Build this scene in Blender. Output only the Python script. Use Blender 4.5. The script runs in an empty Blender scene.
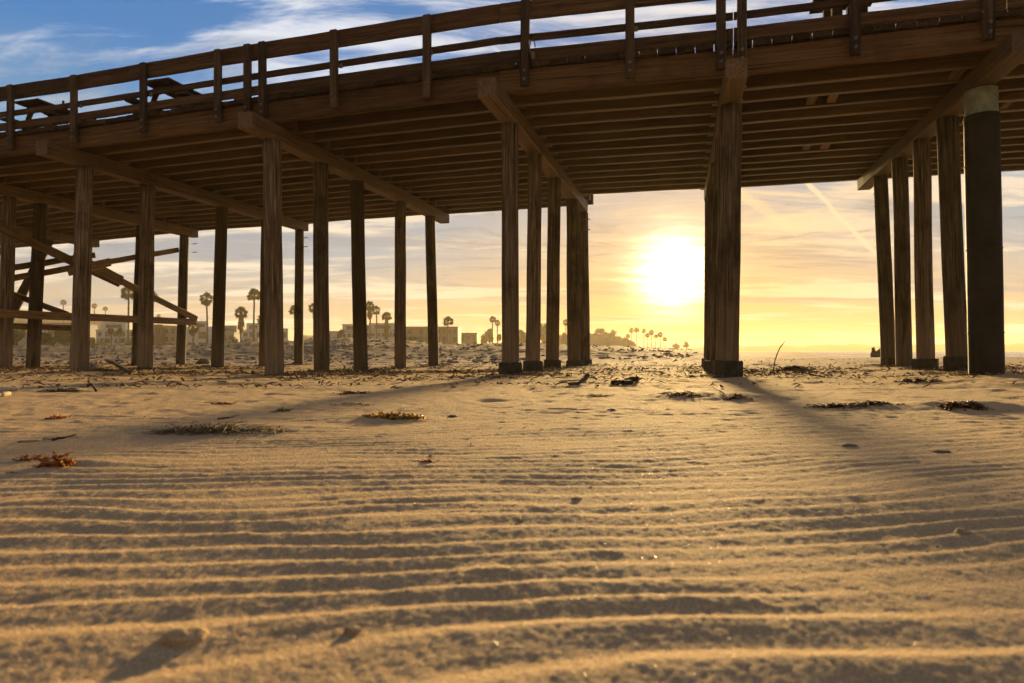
import bpy, math, random
import numpy as np
from mathutils import Vector, Matrix
R = math.radians
rnd = random.Random(7)
sc = bpy.context.scene
col = sc.collection
CAMH = 0.43            # height of the camera above the sand
F = 683.0              # focal length in pixels of a 1024 wide frame
HOR = 351.0            # row of the horizon
SUN_AZ, SUN_EL = R(13.4), R(6.4)
SUND = Vector((math.sin(SUN_AZ)*math.cos(SUN_EL), math.cos(SUN_AZ)*math.cos(SUN_EL), math.sin(SUN_EL)))

# ------------------------------------------------------------------ noise
_rs = np.random.RandomState(11)
_perm = _rs.permutation(512)
_perm = np.concatenate([_perm, _perm, _perm])
_ga = _rs.rand(512)*2*np.pi
_gx, _gy = np.cos(_ga), np.sin(_ga)
def perlin(x, y):
    x = np.asarray(x, float); y = np.asarray(y, float)
    xi = np.floor(x).astype(np.int64); yi = np.floor(y).astype(np.int64)
    xf = x-xi; yf = y-yi
    xi = xi % 512; yi = yi % 512
    def g(ix, iy, fx, fy):
        h = _perm[_perm[ix % 512]+(iy % 512)] % 512
        return _gx[h]*fx+_gy[h]*fy
    u = xf*xf*xf*(xf*(xf*6-15)+10); v = yf*yf*yf*(yf*(yf*6-15)+10)
    a = g(xi, yi, xf, yf); b = g(xi+1, yi, xf-1, yf)
    c = g(xi, yi+1, xf, yf-1); d = g(xi+1, yi+1, xf-1, yf-1)
    return ((a+(b-a)*u)*(1-v)+(c+(d-c)*u)*v)*1.5
def fbm(x, y, o=3):
    s = 0; a = 1.0
    for k in range(o):
        s = s+a*perlin(x*2**k+17*k, y*2**k-9*k); a *= .5
    return s
def sst(a, b, x):
    t = np.clip((x-a)/(b-a), 0, 1)
    return t*t*(3-2*t)

# ------------------------------------------------------------------ terrain
CREST_PX = np.array([-1500, -400, 0, 100, 200, 250, 300, 340, 400, 450, 500, 560, 600, 640, 680, 720, 1500])
CREST_E  = np.array([4.0, 4.5, 4.5, 5.0, 5.5, 8.5, 10, 13.0, 10, 6.5, 7, 6, 5, 4, 1.2, -.5, -1])
MOUNDS = [(-1.62, 2.62, .16, .10, .012), (-1.5, 3.75, .5, .22, .022), (-.95, 4.3, .4, .2, .018), (1.75, 6.4, .5, .3, .04), (2.15, 6.1, .3, .2, .03), (3.4, 5.1, .45, .25, .035), (3.35, 5.0, .3, .2, .02), (2.6, 5.2, .5, .2, .02)]            # (x, y, radius_x, radius_y, height) small drifts of sand by the debris
def height(x, y, fine=True):
    x = np.asarray(x, float); y = np.asarray(y, float)
    ys = np.maximum(y, .3)
    az = x/ys
    px = 512+F*az
    # long gentle shape
    base = -.05*sst(1, -5, x)*sst(4, 12, y)+.085*sst(3, 9, x)*sst(5, 11, y)
    base = base+.03*perlin(x*.09+4, y*.09)*sst(3, 9, np.hypot(x, y))
    # berm of cobbles and sand on the landward side
    e = np.interp(np.clip(px, -1400, 1400), CREST_PX, CREST_E)
    Yc = 58.0
    crest = CAMH+e*Yc/F
    m = sst(26, Yc, ys)*sst(0, 3, y)
    land = sst(.36, .28, az)*sst(0, 3, y)
    base = base+(crest-base)*m*land
    base = base+m*land*(1-sst(70, 140, ys))*(.07*perlin(x*.45, y*.3)+.07*perlin(x*1.3+5, y*1.1)+.04*perlin(x*3.1, y*2.2))
    base = base+land*sst(19, 30, ys)*(1-sst(70, 140, ys))*.05*perlin(x*1.1+35, y*.9)
    # beach falls to the sea on the right
    sea = sst(.30, .46, az)*sst(0, 3, y)+0
    fall = sst(34, 74, ys)
    base = base+sea*(-.52*fall-1.6*sst(80, 240, ys))
    # low sand spit
    sp = np.exp(-((ys-95)/22.0)**2)*sst(.50, .405, az)*sst(.2, .3, az)
    base = base+sp*np.maximum(0.36-base, 0)
    # behind the camera a level beach
    r = np.hypot(x, y)
    # trampled, lumpy sand around the piles
    band = sst(5.0, 10.5, r)*(1-sst(60, 120, r))
    ln = fbm(x*1.4+3, y*1.7+8, 3)
    base = base+band*(.017*ln)+band*.05*np.maximum(perlin(x*.55+40, y*.8+3)-.12, 0)
    for (mx, my, rx, ry, hh) in MOUNDS:
        base = base+hh*np.exp(-((x-mx)/rx)**2-((y-my)/ry)**2)
    if not fine:
        return base
    # wind ripples
    near = 1-sst(1.1, 6.5, r)
    warp = .20*perlin(x*.42+1.3, y*.42+9)+.070*perlin(x*1.25+6, y*1.5)+.026*perlin(x*2.1+16, y*3.2)+.012*perlin(x*4.1, y*4.5)
    tilt = .15+.02*np.clip(x, -3, 3)
    v = y-tilt*x+warp
    lam = .128
    ph = v/lam+.30*perlin(x*.9+30, y*2.2+2)
    def saw(q):                      # long windward slope, short slip face on the far side
        t = q-np.floor(q); g = np.where(t < .70, .5*t/.70, .5+.5*(t-.70)/.30)
        return .5*(.5-.5*np.cos(2*np.pi*g))+.5*(1-np.abs(1-2*g))
    w = saw(ph)
    am = (.0064*near+.0013)*(.85+.85*perlin(x*1.0+7, y*2.0+1))
    am = np.clip(am, .0006, .022)*(1-sst(7, 16, r))
    # second finer set that splits the crests
    v2 = y-(tilt+.12)*x+1.2*warp+.3
    w2 = saw(v2/.098)
    m2 = sst(-.12, .3, perlin(x*.7+60, y*1.1+20))*sst(.9, 2.2, r)
    z = base+am*w*(1-.8*m2)+am*.70*w2*m2
    # grains, clods, pocks
    g = 1-sst(6, 14, r)
    z = z+g*(.0008*perlin(x*19, y*19)+.0008*perlin(x*47, y*47)+.0011*perlin(x*105, y*105))
    pk = perlin(x*8.5+70, y*10+11)
    z = z+g*(.007*np.maximum(pk-.52, 0)-.008*np.maximum(-perlin(x*6.5+20, y*9+31)-.50, 0))
    mid = sst(3, 6, r)*(1-sst(18, 32, r))
    z = z+mid*(.006*perlin(x*5.2, y*6.5+2)+.004*perlin(x*11+3, y*13))
    # foot prints and hollows, mostly under the pier
    fp = perlin(x*2.6+90, y*2.3+41)
    z = z-mid*.040*np.maximum(fp-.42, 0)+mid*.028*np.maximum(-fp-.5, 0)
    return z
def ground(x, y):
    return float(height(np.array([x]), np.array([y]), False)[0])
def at(px, py, z=None):
    """point of the level ground (or plane z above the camera datum) seen at a pixel"""
    zr = (-CAMH if z is None else z-CAMH)
    Y = zr*F/(HOR-py)
    return Vector(((px-512)/F*Y, Y, zr+CAMH))
def spot(px, py):
    p = at(px, py)
    for _ in range(6):
        p = at(px, py, ground(p.x, p.y))
    return p

# ------------------------------------------------------------------ mesh helpers
class MB:
    def __init__(s): s.v = []; s.f = []; s.t = []
    def add(s, vs, fs, t=None):
        o = len(s.v); s.v.extend([tuple(q) for q in vs])
        for f in fs: s.f.append(tuple(i+o for i in f))
        if t is not None: s.t.extend([t]*(len(vs)))
        return s
    def box(s, c, d, M=None, t=None):
        x, y, z = d[0]/2, d[1]/2, d[2]/2
        vs = [Vector((sx*x, sy*y, sz*z)) for sx in (-1, 1) for sy in (-1, 1) for sz in (-1, 1)]
        if M is not None: vs = [M @ q for q in vs]
        vs = [q+Vector(c) for q in vs]
        return s.add(vs, [(0,1,3,2),(4,6,7,5),(0,4,5,1),(2,3,7,6),(0,2,6,4),(1,5,7,3)], t)
    def beam(s, L, w, h, ch=.012, n=8, jit=.004, seed=0, x0=None):
        """chamfered timber along local X, centred on Y and Z"""
        r = random.Random(seed)
        x0 = -L/2 if x0 is None else x0
        prof = [(-w/2, -h/2+ch), (-w/2, h/2-ch), (-w/2+ch, h/2), (w/2-ch, h/2), (w/2, h/2-ch), (w/2, -h/2+ch), (w/2-ch, -h/2), (-w/2+ch, -h/2)]
        vs = []; fs = []
        for i in range(n+1):
            x = x0+L*i/n; oy, oz = r.uniform(-jit, jit), r.uniform(-jit, jit)
            for (a, b) in prof: vs.append((x, a+oy+r.uniform(-jit, jit)*.5, b+oz+r.uniform(-jit, jit)*.5))
        for i in range(n):
            for k in range(8):
                a = i*8+k; b = i*8+(k+1) % 8
                fs.append((a, a+8, b+8, b))
        fs.append(tuple(range(8))); fs.append(tuple(range(n*8+7, n*8-1, -1)))
        return s.add(vs, fs)
    def tube(s, pts, rad, n=10, cap=True, jit=0, seed=0):
        r = random.Random(seed)
        pts = [Vector(p) for p in pts]; vs = []; fs = []
        ref = None
        for i, p in enumerate(pts):
            d = (pts[min(i+1, len(pts)-1)]-pts[max(i-1, 0)]).normalized()
            if ref is None: ref = Vector((1, 0, 0)) if abs(d.x) < .8 else Vector((0, 1, 0))
            u = (ref-d*ref.dot(d)).normalized(); v = d.cross(u)
            rr = rad[i] if hasattr(rad, '__len__') else rad
            for k in range(n):
                a = 2*math.pi*k/n; q = rr*(1+r.uniform(-jit, jit))
                vs.append(p+u*math.cos(a)*q+v*math.sin(a)*q)
        m = len(pts)
        for i in range(m-1):
            for k in range(n):
                a = i*n+k; b = i*n+(k+1) % n
                fs.append((a, b, b+n, a+n))
        if cap: fs.append(tuple(range(n-1, -1, -1))); fs.append(tuple(range((m-1)*n, m*n)))
        return s.add(vs, fs)
    def mesh(s, name, mat=None, smooth=False):
        me = bpy.data.meshes.new(name); me.from_pydata(s.v, [], s.f); me.update()
        if s.t and len(s.t) == len(s.v):
            a = me.attributes.new('tint', 'FLOAT', 'POINT'); a.data.foreach_set('value', s.t)
        if mat: me.materials.append(mat)
        if smooth: me.polygons.foreach_set('use_smooth', [True]*len(me.polygons))
        return me
    def build(s, name, mat, parent=None, M=None, smooth=False):
        return link(name, s.mesh(name, mat, smooth), parent, M)
def link(name, me, parent=None, M=None):
    """M is the world matrix wanted for the object"""
    o = bpy.data.objects.new(name, me); col.objects.link(o)
    W = M if M is not None else Matrix.Identity(4)
    if parent is not None:
        o.parent = parent; o.matrix_basis = WM[parent.name].inverted() @ W
    else: o.matrix_basis = W
    WM[o.name] = W
    return o
WM = {}
def empty(name, loc, rz=0):
    o = bpy.data.objects.new(name, None); col.objects.link(o)
    o.empty_display_size = .2
    M = Matrix.Translation(Vector(loc)) @ Matrix.Rotation(rz, 4, 'Z'); o.matrix_basis = M; WM[o.name] = M
    return o
def tag(o, label=None, cat=None, group=None, kind=None):
    for k, v in (('label', label), ('category', cat), ('group', group), ('kind', kind)):
        if v: o[k] = v
    return o
def frame_x(p0, p1, up=(0, 0, 1)):
    """matrix whose local X runs from p0 to p1, origin half way"""
    p0, p1 = Vector(p0), Vector(p1); x = (p1-p0).normalized(); up = Vector(up)
    y = up.cross(x)
    if y.length < 1e-4: y = Vector((0, 1, 0)).cross(x)
    y.normalize(); z = x.cross(y)
    M = Matrix((x, y, z)).transposed().to_4x4(); M.translation = (p0+p1)/2
    return M, (p1-p0).length
def ico(sub=2):
    t = (1+5**.5)/2
    v = [Vector(q).normalized() for q in [(-1,t,0),(1,t,0),(-1,-t,0),(1,-t,0),(0,-1,t),(0,1,t),(0,-1,-t),(0,1,-t),(t,0,-1),(t,0,1),(-t,0,-1),(-t,0,1)]]
    f = [(0,11,5),(0,5,1),(0,1,7),(0,7,10),(0,10,11),(1,5,9),(5,11,4),(11,10,2),(10,7,6),(7,1,8),(3,9,4),(3,4,2),(3,2,6),(3,6,8),(3,8,9),(4,9,5),(2,4,11),(6,2,10),(8,6,7),(9,8,1)]
    for _ in range(sub):
        c = {}; nf = []
        def mid(a, b):
            k = (min(a, b), max(a, b))
            if k not in c: v.append(((v[a]+v[b])/2).normalized()); c[k] = len(v)-1
            return c[k]
        for a, b, d in f:
            x, y, z = mid(a, b), mid(b, d), mid(d, a); nf += [(a,x,z),(b,y,x),(d,z,y),(x,y,z)]
        f = nf
    return v, f
ICO1, ICO2, ICO3 = ico(1), ico(2), ico(3)
from mathutils import noise as mnoise
def rock(mb, c, d, seed, src=ICO2, rough=.35, M=None, fr=1.3):
    o = Vector((seed*3.1, seed*1.7, seed*.9)); vs = []
    for q in src[0]:
        k = 1+rough*mnoise.noise(q*fr+o)+rough*.4*mnoise.noise(q*fr*2.7+o)
        p = Vector((q.x*d[0]*k, q.y*d[1]*k, q.z*d[2]*k))
        if M is not None: p = M @ p
        vs.append(p+Vector(c))
    mb.add(vs, src[1]); return mb
# ------------------------------------------------------------------ materials
class NT:
    def __init__(s, tree): s.t = tree; s.n = tree.nodes; s.l = tree.links
    def node(s, typ, **kw):
        n = s.n.new(typ)
        for k, v in kw.items(): setattr(n, k, v)
        return n
    def put(s, sock, v):
        if hasattr(v, 'links') or hasattr(v, 'is_output'): s.l.new(v, sock)
        elif isinstance(v, (tuple, list)) and len(v) == 3 and sock.type == 'RGBA': sock.default_value = (*v, 1)
        else: sock.default_value = v
    def m(s, op, a, b=None, c=None, clamp=False):
        n = s.node('ShaderNodeMath', operation=op, use_clamp=clamp)
        s.put(n.inputs[0], a)
        if b is not None: s.put(n.inputs[1], b)
        if c is not None: s.put(n.inputs[2], c)
        return n.outputs[0]
    def vm(s, op, a, b=None, out=0):
        n = s.node('ShaderNodeVectorMath', operation=op); s.put(n.inputs[0], a)
        if b is not None: s.put(n.inputs[3 if op == 'SCALE' else 1], b)
        return n.outputs['Value' if op in ('DOT_PRODUCT', 'LENGTH') else 'Vector']
    def mix(s, f, a, b, mode='MIX', clamp=False):
        n = s.node('ShaderNodeMix', data_type='RGBA', blend_type=mode); n.clamp_result = clamp
        s.put(n.inputs[0], f); s.put(n.inputs[6], a); s.put(n.inputs[7], b)
        return n.outputs[2]
    def noise(s, vec, scale, detail=3, rough=.55, dist=0, out='Fac'):
        n = s.node('ShaderNodeTexNoise'); s.put(n.inputs['Vector'], vec)
        n.inputs['Scale'].default_value = scale; n.inputs['Detail'].default_value = detail
        n.inputs['Roughness'].default_value = rough; n.inputs['Distortion'].default_value = dist
        return n.outputs[out]
    def ramp(s, f, stops, interp='LINEAR'):
        n = s.node('ShaderNodeValToRGB'); s.put(n.inputs[0], f); n.color_ramp.interpolation = interp
        e = n.color_ramp.elements
        while len(e) < len(stops): e.new(.5)
        for k, (p, c) in enumerate(stops):
            e[k].position = p; e[k].color = (*c, 1) if hasattr(c, '__len__') else (c, c, c, 1)
        return n.outputs[0]
    def ss(s, a, b, x):
        n = s.node('ShaderNodeMapRange', interpolation_type='SMOOTHSTEP'); s.put(n.inputs[0], x)
        n.inputs[1].default_value = a; n.inputs[2].default_value = b
        return n.outputs[0]
    def map(s, vec, scale=(1, 1, 1), rot=(0, 0, 0), loc=(0, 0, 0)):
        n = s.node('ShaderNodeMapping'); s.put(n.inputs[0], vec)
        n.inputs['Scale'].default_value = scale; n.inputs['Rotation'].default_value = rot; n.inputs['Location'].default_value = loc
        return n.outputs[0]
    def bump(s, h, strength=.3, dist=.01):
        n = s.node('ShaderNodeBump'); s.put(n.inputs['Height'], h)
        n.inputs['Strength'].default_value = strength; n.inputs['Distance'].default_value = dist
        return n.outputs[0]
def new_mat(name):
    m = bpy.data.materials.new(name); m.use_nodes = True
    N = NT(m.node_tree); b = N.n['Principled BSDF']
    return m, N, b
def wood(name, dark, mid, light, axis=0, rough=.85, stain=.5, tint=False, dim=.64, spec=.25, bump=.8, con=1.0, tide_flare=False):
    dark, mid, light = [tuple(q*dim for q in c) for c in (dark, mid, light)]
    dark = tuple(m_+(d_-m_)*con for d_, m_ in zip(dark, mid)); light = tuple(m_+(d_-m_)*con for d_, m_ in zip(light, mid))
    m, N, b = new_mat(name)
    tc = N.node('ShaderNodeTexCoord').outputs['Object']
    oi = N.node('ShaderNodeObjectInfo').outputs['Random']
    off = N.node('ShaderNodeCombineXYZ')
    for k in range(3): N.put(off.inputs[k], N.m('MULTIPLY', oi, (31.7, 17.3, 53.9)[k]))
    vec = N.vm('ADD', tc, off.outputs[0])
    if tint:
        at_ = N.node('ShaderNodeAttribute', attribute_name='tint').outputs['Fac']
        o2 = N.node('ShaderNodeCombineXYZ')
        for k in range(3): N.put(o2.inputs[k], N.m('MULTIPLY', at_, (91.7, 47.3, 23.9)[k]))
        vec = N.vm('ADD', vec, o2.outputs[0]); oi = at_
    s = [22, 22, 22]; s[axis] = .9
    grain = N.noise(N.map(vec, tuple(s)), 1.0, 5, .62, .5)
    s2 = [95, 95, 95]; s2[axis] = 2.2
    fib = N.noise(N.map(vec, tuple(s2)), 1.0, 3, .6)
    blot = N.noise(vec, 1.6, 4, .6)
    f = N.m('ADD', N.m('MULTIPLY', grain, .65), N.m('MULTIPLY', fib, .35))
    c = N.ramp(f, [(.34, dark), (.5, mid), (.66, light)])
    st = N.ss(.48, .72, blot)
    c = N.mix(N.m('MULTIPLY', st, stain), c, tuple(q*.45 for q in dark))
    # long drying cracks
    s3 = [38, 38, 38]; s3[axis] = .55
    cr = N.noise(N.map(vec, tuple(s3)), 1.0, 2, .5, .3)
    crack = N.ss(.61, .67, cr)
    c = N.mix(N.m('MULTIPLY', crack, .8), c, tuple(q*.25 for q in dark))
    if axis == 2 and tide_flare:
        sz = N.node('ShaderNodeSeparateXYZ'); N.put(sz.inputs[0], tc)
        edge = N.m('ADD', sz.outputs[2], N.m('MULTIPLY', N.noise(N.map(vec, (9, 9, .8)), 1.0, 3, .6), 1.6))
        worn_flare = N.ss(2.9, 1.5, edge)  # tide wear near the foot, with lens flare painted in as extra paleness
        c = N.mix(N.m('MULTIPLY', worn_flare, .62), c, N.mix(grain, (.10, .068, .040), (.36, .275, .180)))
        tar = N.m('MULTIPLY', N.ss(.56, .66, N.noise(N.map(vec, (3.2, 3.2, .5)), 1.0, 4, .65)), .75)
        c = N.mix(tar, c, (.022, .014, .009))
    v = N.m('ADD', .62, N.m('MULTIPLY', oi, .76))
    hs = N.node('ShaderNodeHueSaturation'); N.put(hs.inputs['Value'], v); N.put(hs.inputs['Color'], c)
    N.put(b.inputs['Base Color'], hs.outputs[0]); b.inputs['Roughness'].default_value = rough
    b.inputs['Specular IOR Level'].default_value = spec
    hgt = N.m('SUBTRACT', N.m('ADD', N.m('MULTIPLY', grain, .5), N.m('MULTIPLY', fib, .3)), N.m('MULTIPLY', crack, .9))
    N.put(b.inputs['Normal'], N.bump(hgt, bump, .012))
    return m
MW = {}
MW['pile'] = wood('weathered_pile_wood', (.045, .030, .020), (.15, .104, .068), (.33, .25, .175), 2, .9, .6, tide_flare=True, con=1.15)
MW['pile_dark'] = wood('creosoted_pile_wood', (.022, .013, .008), (.058, .033, .018), (.12, .075, .043), 2, .85, .5, tide_flare=True)
MW['beam'] = wood('cap_timber', (.075, .040, .016), (.18, .102, .044), (.29, .180, .085), 0, .6, .45, False, .66, .4, .5, .8)
MW['stringer'] = wood('stringer_timber', (.085, .044, .017), (.175, .098, .040), (.27, .165, .074), 0, .48, .25, False, .60, .5, .3, .6)
MW['fascia'] = wood('fascia_timber', (.075, .036, .013), (.155, .080, .031), (.235, .133, .058), 0, .85, .4)
MW['rail'] = wood('railing_timber', (.055, .027, .011), (.12, .062, .026), (.20, .115, .054), 0, .8, .4)
MW['post'] = wood('railing_post_timber', (.045, .027, .017), (.10, .064, .040), (.18, .125, .085), 2, .85, .45)
MW['brace'] = wood('brace_timber', (.10, .055, .022), (.21, .128, .055), (.32, .21, .105), 0, .7, .3, False, .85)
MW['deck'] = wood('deck_plank_timber', (.030, .016, .008), (.065, .036, .017), (.12, .07, .036), 1, .9, .4, True, .6)
MW['table'] = wood('table_timber', (.030, .020, .015), (.065, .045, .034), (.11, .08, .06), 0, .8, .3)
MW['drift'] = wood('driftwood', (.05, .032, .020), (.11, .074, .046), (.20, .14, .09), 0, .9, .3)
MW['drift_pale'] = wood('bleached_driftwood', (.35, .27, .18), (.55, .45, .32), (.70, .60, .46), 0, .9, .1, False, 1.0)

def plain(name, c1, c2, scale=6, rough=.8, bump=.3, metal=0, detail=4, spec=.3, bd=.01):
    m, N, b = new_mat(name)
    tc = N.node('ShaderNodeTexCoord').outputs['Object']
    f = N.noise(tc, scale, detail, .6)
    N.put(b.inputs['Base Color'], N.ramp(f, [(.3, c1), (.7, c2)]))
    b.inputs['Roughness'].default_value = rough; b.inputs['Metallic'].default_value = metal
    b.inputs['Specular IOR Level'].default_value = spec
    if bump: N.put(b.inputs['Normal'], N.bump(N.noise(tc, scale*4, 4, .6), bump, bd))
    return m
M_COLLAR = plain('dark_concrete_collar', (.018, .018, .014), (.055, .052, .038), 9, .8, .6)
M_JACKET = plain('black_pile_jacket', (.007, .008, .009), (.020, .021, .022), 3, .7, .3, spec=.12)
M_SLEEVE = plain('pale_green_sleeve', (.13, .16, .115), (.27, .31, .23), 9, .85, .5)
M_STEEL = plain('galvanised_steel', (.10, .085, .07), (.22, .19, .16), 30, .6, .1, .5)
M_ROPE = plain('rope', (.12, .09, .06), (.22, .17, .11), 30, .9, .3)
M_BIRD = plain('dark_feathers', (.012, .012, .014), (.035, .034, .036), 40, .7, .2)
M_BEAK = plain('beak', (.10, .07, .03), (.16, .11, .05), 40, .5, 0)

def leafy(name, c1, c2, scale=30, trans=.25, rough=.6, gold=None):
    m, N, b = new_mat(name)
    tc = N.node('ShaderNodeTexCoord').outputs['Object']
    oi = N.node('ShaderNodeObjectInfo').outputs['Random']
    f = N.noise(tc, scale, 3, .6)
    c = N.ramp(f, [(.32, c1), (.68, c2)])
    hs = N.node('ShaderNodeHueSaturation'); N.put(hs.inputs['Value'], N.m('ADD', .8, N.m('MULTIPLY', oi, .4))); N.put(hs.inputs['Color'], c)
    N.put(b.inputs['Base Color'], hs.outputs[0]); b.inputs['Roughness'].default_value = rough
    if trans:
        t = N.node('ShaderNodeBsdfTranslucent'); N.put(t.inputs['Color'], hs.outputs[0])
        mx = N.node('ShaderNodeMixShader'); mx.inputs[0].default_value = trans
        N.l.new(b.outputs[0], mx.inputs[1]); N.l.new(t.outputs[0], mx.inputs[2])
        N.l.new(mx.outputs[0], N.n['Material Output'].inputs['Surface'])
    return m
M_KELP = leafy('orange_brown_kelp', (.34, .11, .012), (.75, .33, .035), 24, .5, .45)
M_KELPG = leafy('golden_kelp', (.42, .24, .03), (.75, .50, .09), 24, .5, .5)
M_KELPD = leafy('dark_dry_kelp', (.075, .036, .014), (.24, .125, .045), 24, .25, .6)
M_KELPY = leafy('yellow_green_kelp', (.14, .11, .015), (.34, .28, .04), 24, .35, .5)
M_EELG = leafy('dry_eelgrass', (.13, .10, .045), (.34, .26, .125), 20, .15, .8)
M_RED = leafy('red_seaweed', (.20, .030, .012), (.42, .085, .03), 30, .3, .5)
M_LITTER = leafy('wrack_litter', (.05, .030, .015), (.24, .14, .055), .9, .1, .8)
M_PALM = leafy('palm_frond', (.025, .030, .011), (.065, .068, .022), 2, .2, .55)
M_SKIRT = plain('dead_palm_fronds', (.10, .065, .030), (.20, .135, .065), 3, .9, .3)
M_TRUNK = plain('palm_trunk', (.075, .052, .035), (.15, .11, .075), 3, .9, .4)
M_LEAF = leafy('tree_foliage', (.028, .042, .014), (.075, .095, .030), 1.2, .2, .6)
M_LEAF2 = leafy('bush_foliage', (.025, .042, .012), (.085, .10, .026), 1.6, .2, .6)
M_BARK = plain('bark', (.05, .035, .025), (.11, .08, .055), 4, .9, .3)
M_CLOD = plain('damp_sand_clod', (.24, .165, .085), (.37, .26, .14), 22, .95, .7, bd=.004)
M_STONE = plain('beach_stone', (.08, .062, .042), (.19, .145, .10), 7, .85, .6, bd=.01)
M_STUMP = plain('wet_dark_stump', (.020, .014, .010), (.055, .040, .028), 6, .75, .6)

def cobble_mat():
    m, N, b = new_mat('berm_cobbles')
    tc = N.node('ShaderNodeTexCoord').outputs['Object']
    f = N.noise(tc, 2.1, 3, .7); g = N.noise(tc, 14, 3, .6)
    c = N.ramp(f, [(.30, (.10, .070, .042)), (.5, (.18, .128, .078)), (.72, (.28, .21, .135))])
    N.put(b.inputs['Base Color'], N.mix(.35, c, N.ramp(g, [(.3, (.06, .05, .035)), (.7, (.36, .30, .22))])))
    b.inputs['Roughness'].default_value = .9
    N.put(b.inputs['Normal'], N.bump(g, .5, .02))
    return m
M_COBBLE = cobble_mat()

def sand_mat():
    m, N, b = new_mat('beach_sand')
    tc = N.node('ShaderNodeTexCoord').outputs['Object']
    big = N.noise(tc, .35, 4, .6)
    med = N.noise(tc, 4.5, 4, .6)
    gr = N.noise(tc, 260, 2, .7)
    sp = N.noise(tc, 620, 1, .5)
    c = N.ramp(med, [(.25, (.425, .262, .120)), (.5, (.505, .318, .150)), (.75, (.575, .38, .195))])
    c = N.mix(N.m('MULTIPLY', N.ss(.45, .75, big), .35), c, (.30, .215, .13))
    c = N.mix(.58, c, N.ramp(gr, [(.28, (.10, .066, .036)), (.5, (.49, .345, .19)), (.74, (.90, .70, .45))]))
    dk = N.ss(.66, .72, sp)
    c = N.mix(N.m('MULTIPLY', dk, .7), c, (.05, .035, .022))
    # scattered darker organic bits
    bits = N.ss(.66, .72, N.noise(tc, 26, 3, .75))
    c = N.mix(N.m('MULTIPLY', bits, .35), c, (.11, .070, .035))
    # darker pebbly ground on the berm, by noise
    sx = N.node('ShaderNodeSeparateXYZ'); N.put(sx.inputs[0], tc)
    far = N.m('MULTIPLY', N.m('MULTIPLY', N.ss(25, 38, sx.outputs[1]), N.ss(13, 5, sx.outputs[0])), N.ss(.28, .52, N.noise(tc, .8, 5, .7)))
    c = N.mix(N.m('MULTIPLY', far, .9), c, (.105, .072, .042))
    N.put(b.inputs['Base Color'], c)
    glint = N.ss(.765, .785, N.noise(tc, 330, 1, .5))
    N.put(b.inputs['Roughness'], N.m('SUBTRACT', .95, N.m('MULTIPLY', glint, .62))); N.put(b.inputs['Specular IOR Level'], N.m('ADD', .10, N.m('MULTIPLY', glint, .9)))
    h = N.m('ADD', N.m('MULTIPLY', gr, .6), N.m('MULTIPLY', N.noise(tc, 70, 3, .6), .9))
    N.put(b.inputs['Normal'], N.bump(h, .9, .010))
    return m
M_SAND = sand_mat()

def sea_mat():
    m, N, b = new_mat('sea_water')
    tc = N.node('ShaderNodeTexCoord').outputs['Object']
    w = N.noise(N.map(tc, (.35, 1.1, 1)), .35, 5, .6)
    foam = N.ss(.56, .64, N.noise(N.map(tc, (.02, .16, 1)), 1, 4, .65))
    c = N.mix(N.m('MULTIPLY', foam, .8), (.035, .055, .06), (.75, .76, .74))
    N.put(b.inputs['Base Color'], c)
    N.put(b.inputs['Roughness'], N.m('ADD', .16, N.m('MULTIPLY', foam, .5)))
    N.put(b.inputs['Normal'], N.bump(w, .6, .5))
    return m
M_SEA = sea_mat()
def flat(name, c, rough=.8, **kw): return plain(name, tuple(q*.85 for q in c), c, 1.5, rough, .1, **kw)
M_WALLW = flat('white_render', (.62, .62, .61)); M_WALLG = flat('grey_render', (.36, .36, .36)); M_WALLT = flat('tan_render', (.30, .25, .19))
M_BRICK = flat('red_brown_cladding', (.17, .075, .050)); M_ROOF = flat('roofing', (.20, .17, .15)); M_FRAME = flat('window_frame', (.14, .135, .13))
M_GLASS = plain('window_glass', (.02, .025, .03), (.04, .045, .05), 1, .12, 0, spec=.6)
M_HILL = plain('scrub_hill', (.075, .070, .040), (.16, .135, .085), .06, .95, .4, bd=.5)
# ------------------------------------------------------------------ the pier
H = CAMH
ZC0, ZC1 = 4.08+H, 4.38+H          # cap beams
ZS1 = 4.79+H                       # top of stringers and fascia
ZD0, ZD1 = 4.795+H, 4.885+H        # deck planks
C = Vector((.281, .960, 0)).normalized()      # direction of the caps, across the pier
NODES = [(-30.0, 22.6), (-24.2, 20.4), (-18.9, 18.3), (-13.95, 16.05), (-9.6, 14.75), (-4.72, 13.08), (-.22, 11.65), (3.5, 10.80), (7.1, 9.80), (10.9, 8.75)]
NODES = [Vector((x, y, 0)) for x, y in NODES]
CN = [C]*6+[Vector((.262, .965, 0)).normalized()]+[Vector((.236, .972, 0)).normalized()]*3     # the caps turn a little along the pier
NB = 3                              # index of the first bent in view
def line_pt(px, off=0.0):
    """point on the landward face of the pier seen in a pixel column; off moves it inwards"""
    for a, b in zip(NODES[:-1], NODES[1:]):
        a2, b2 = a+C*off, b+C*off; k = (px-512)/F
        d = b2-a2; den = d.x-k*d.y
        if abs(den) < 1e-9: continue
        t = (k*a2.y-a2.x)/den
        if -1e-6 <= t <= 1+1e-6: return a2+d*t, d.normalized()
    raise ValueError(px)
pier = empty('wooden_pier', (3.5, 10.8, 0))
tag(pier, 'long timber beach pier on rows of round piles, with plank deck and three-rail railing overhead', 'pier')
seed = 100
def nx():
    global seed
    seed += 1; return seed
def timber(name, p0, p1, w, h, mat, parent=pier, up=(0, 0, 1), n=8, jit=.004, ch=.012):
    M, L = frame_x(p0, p1, up)
    mb = MB().beam(L, w, h, ch, n, jit, nx())
    return mb.build(name, mat, parent, M)
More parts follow.
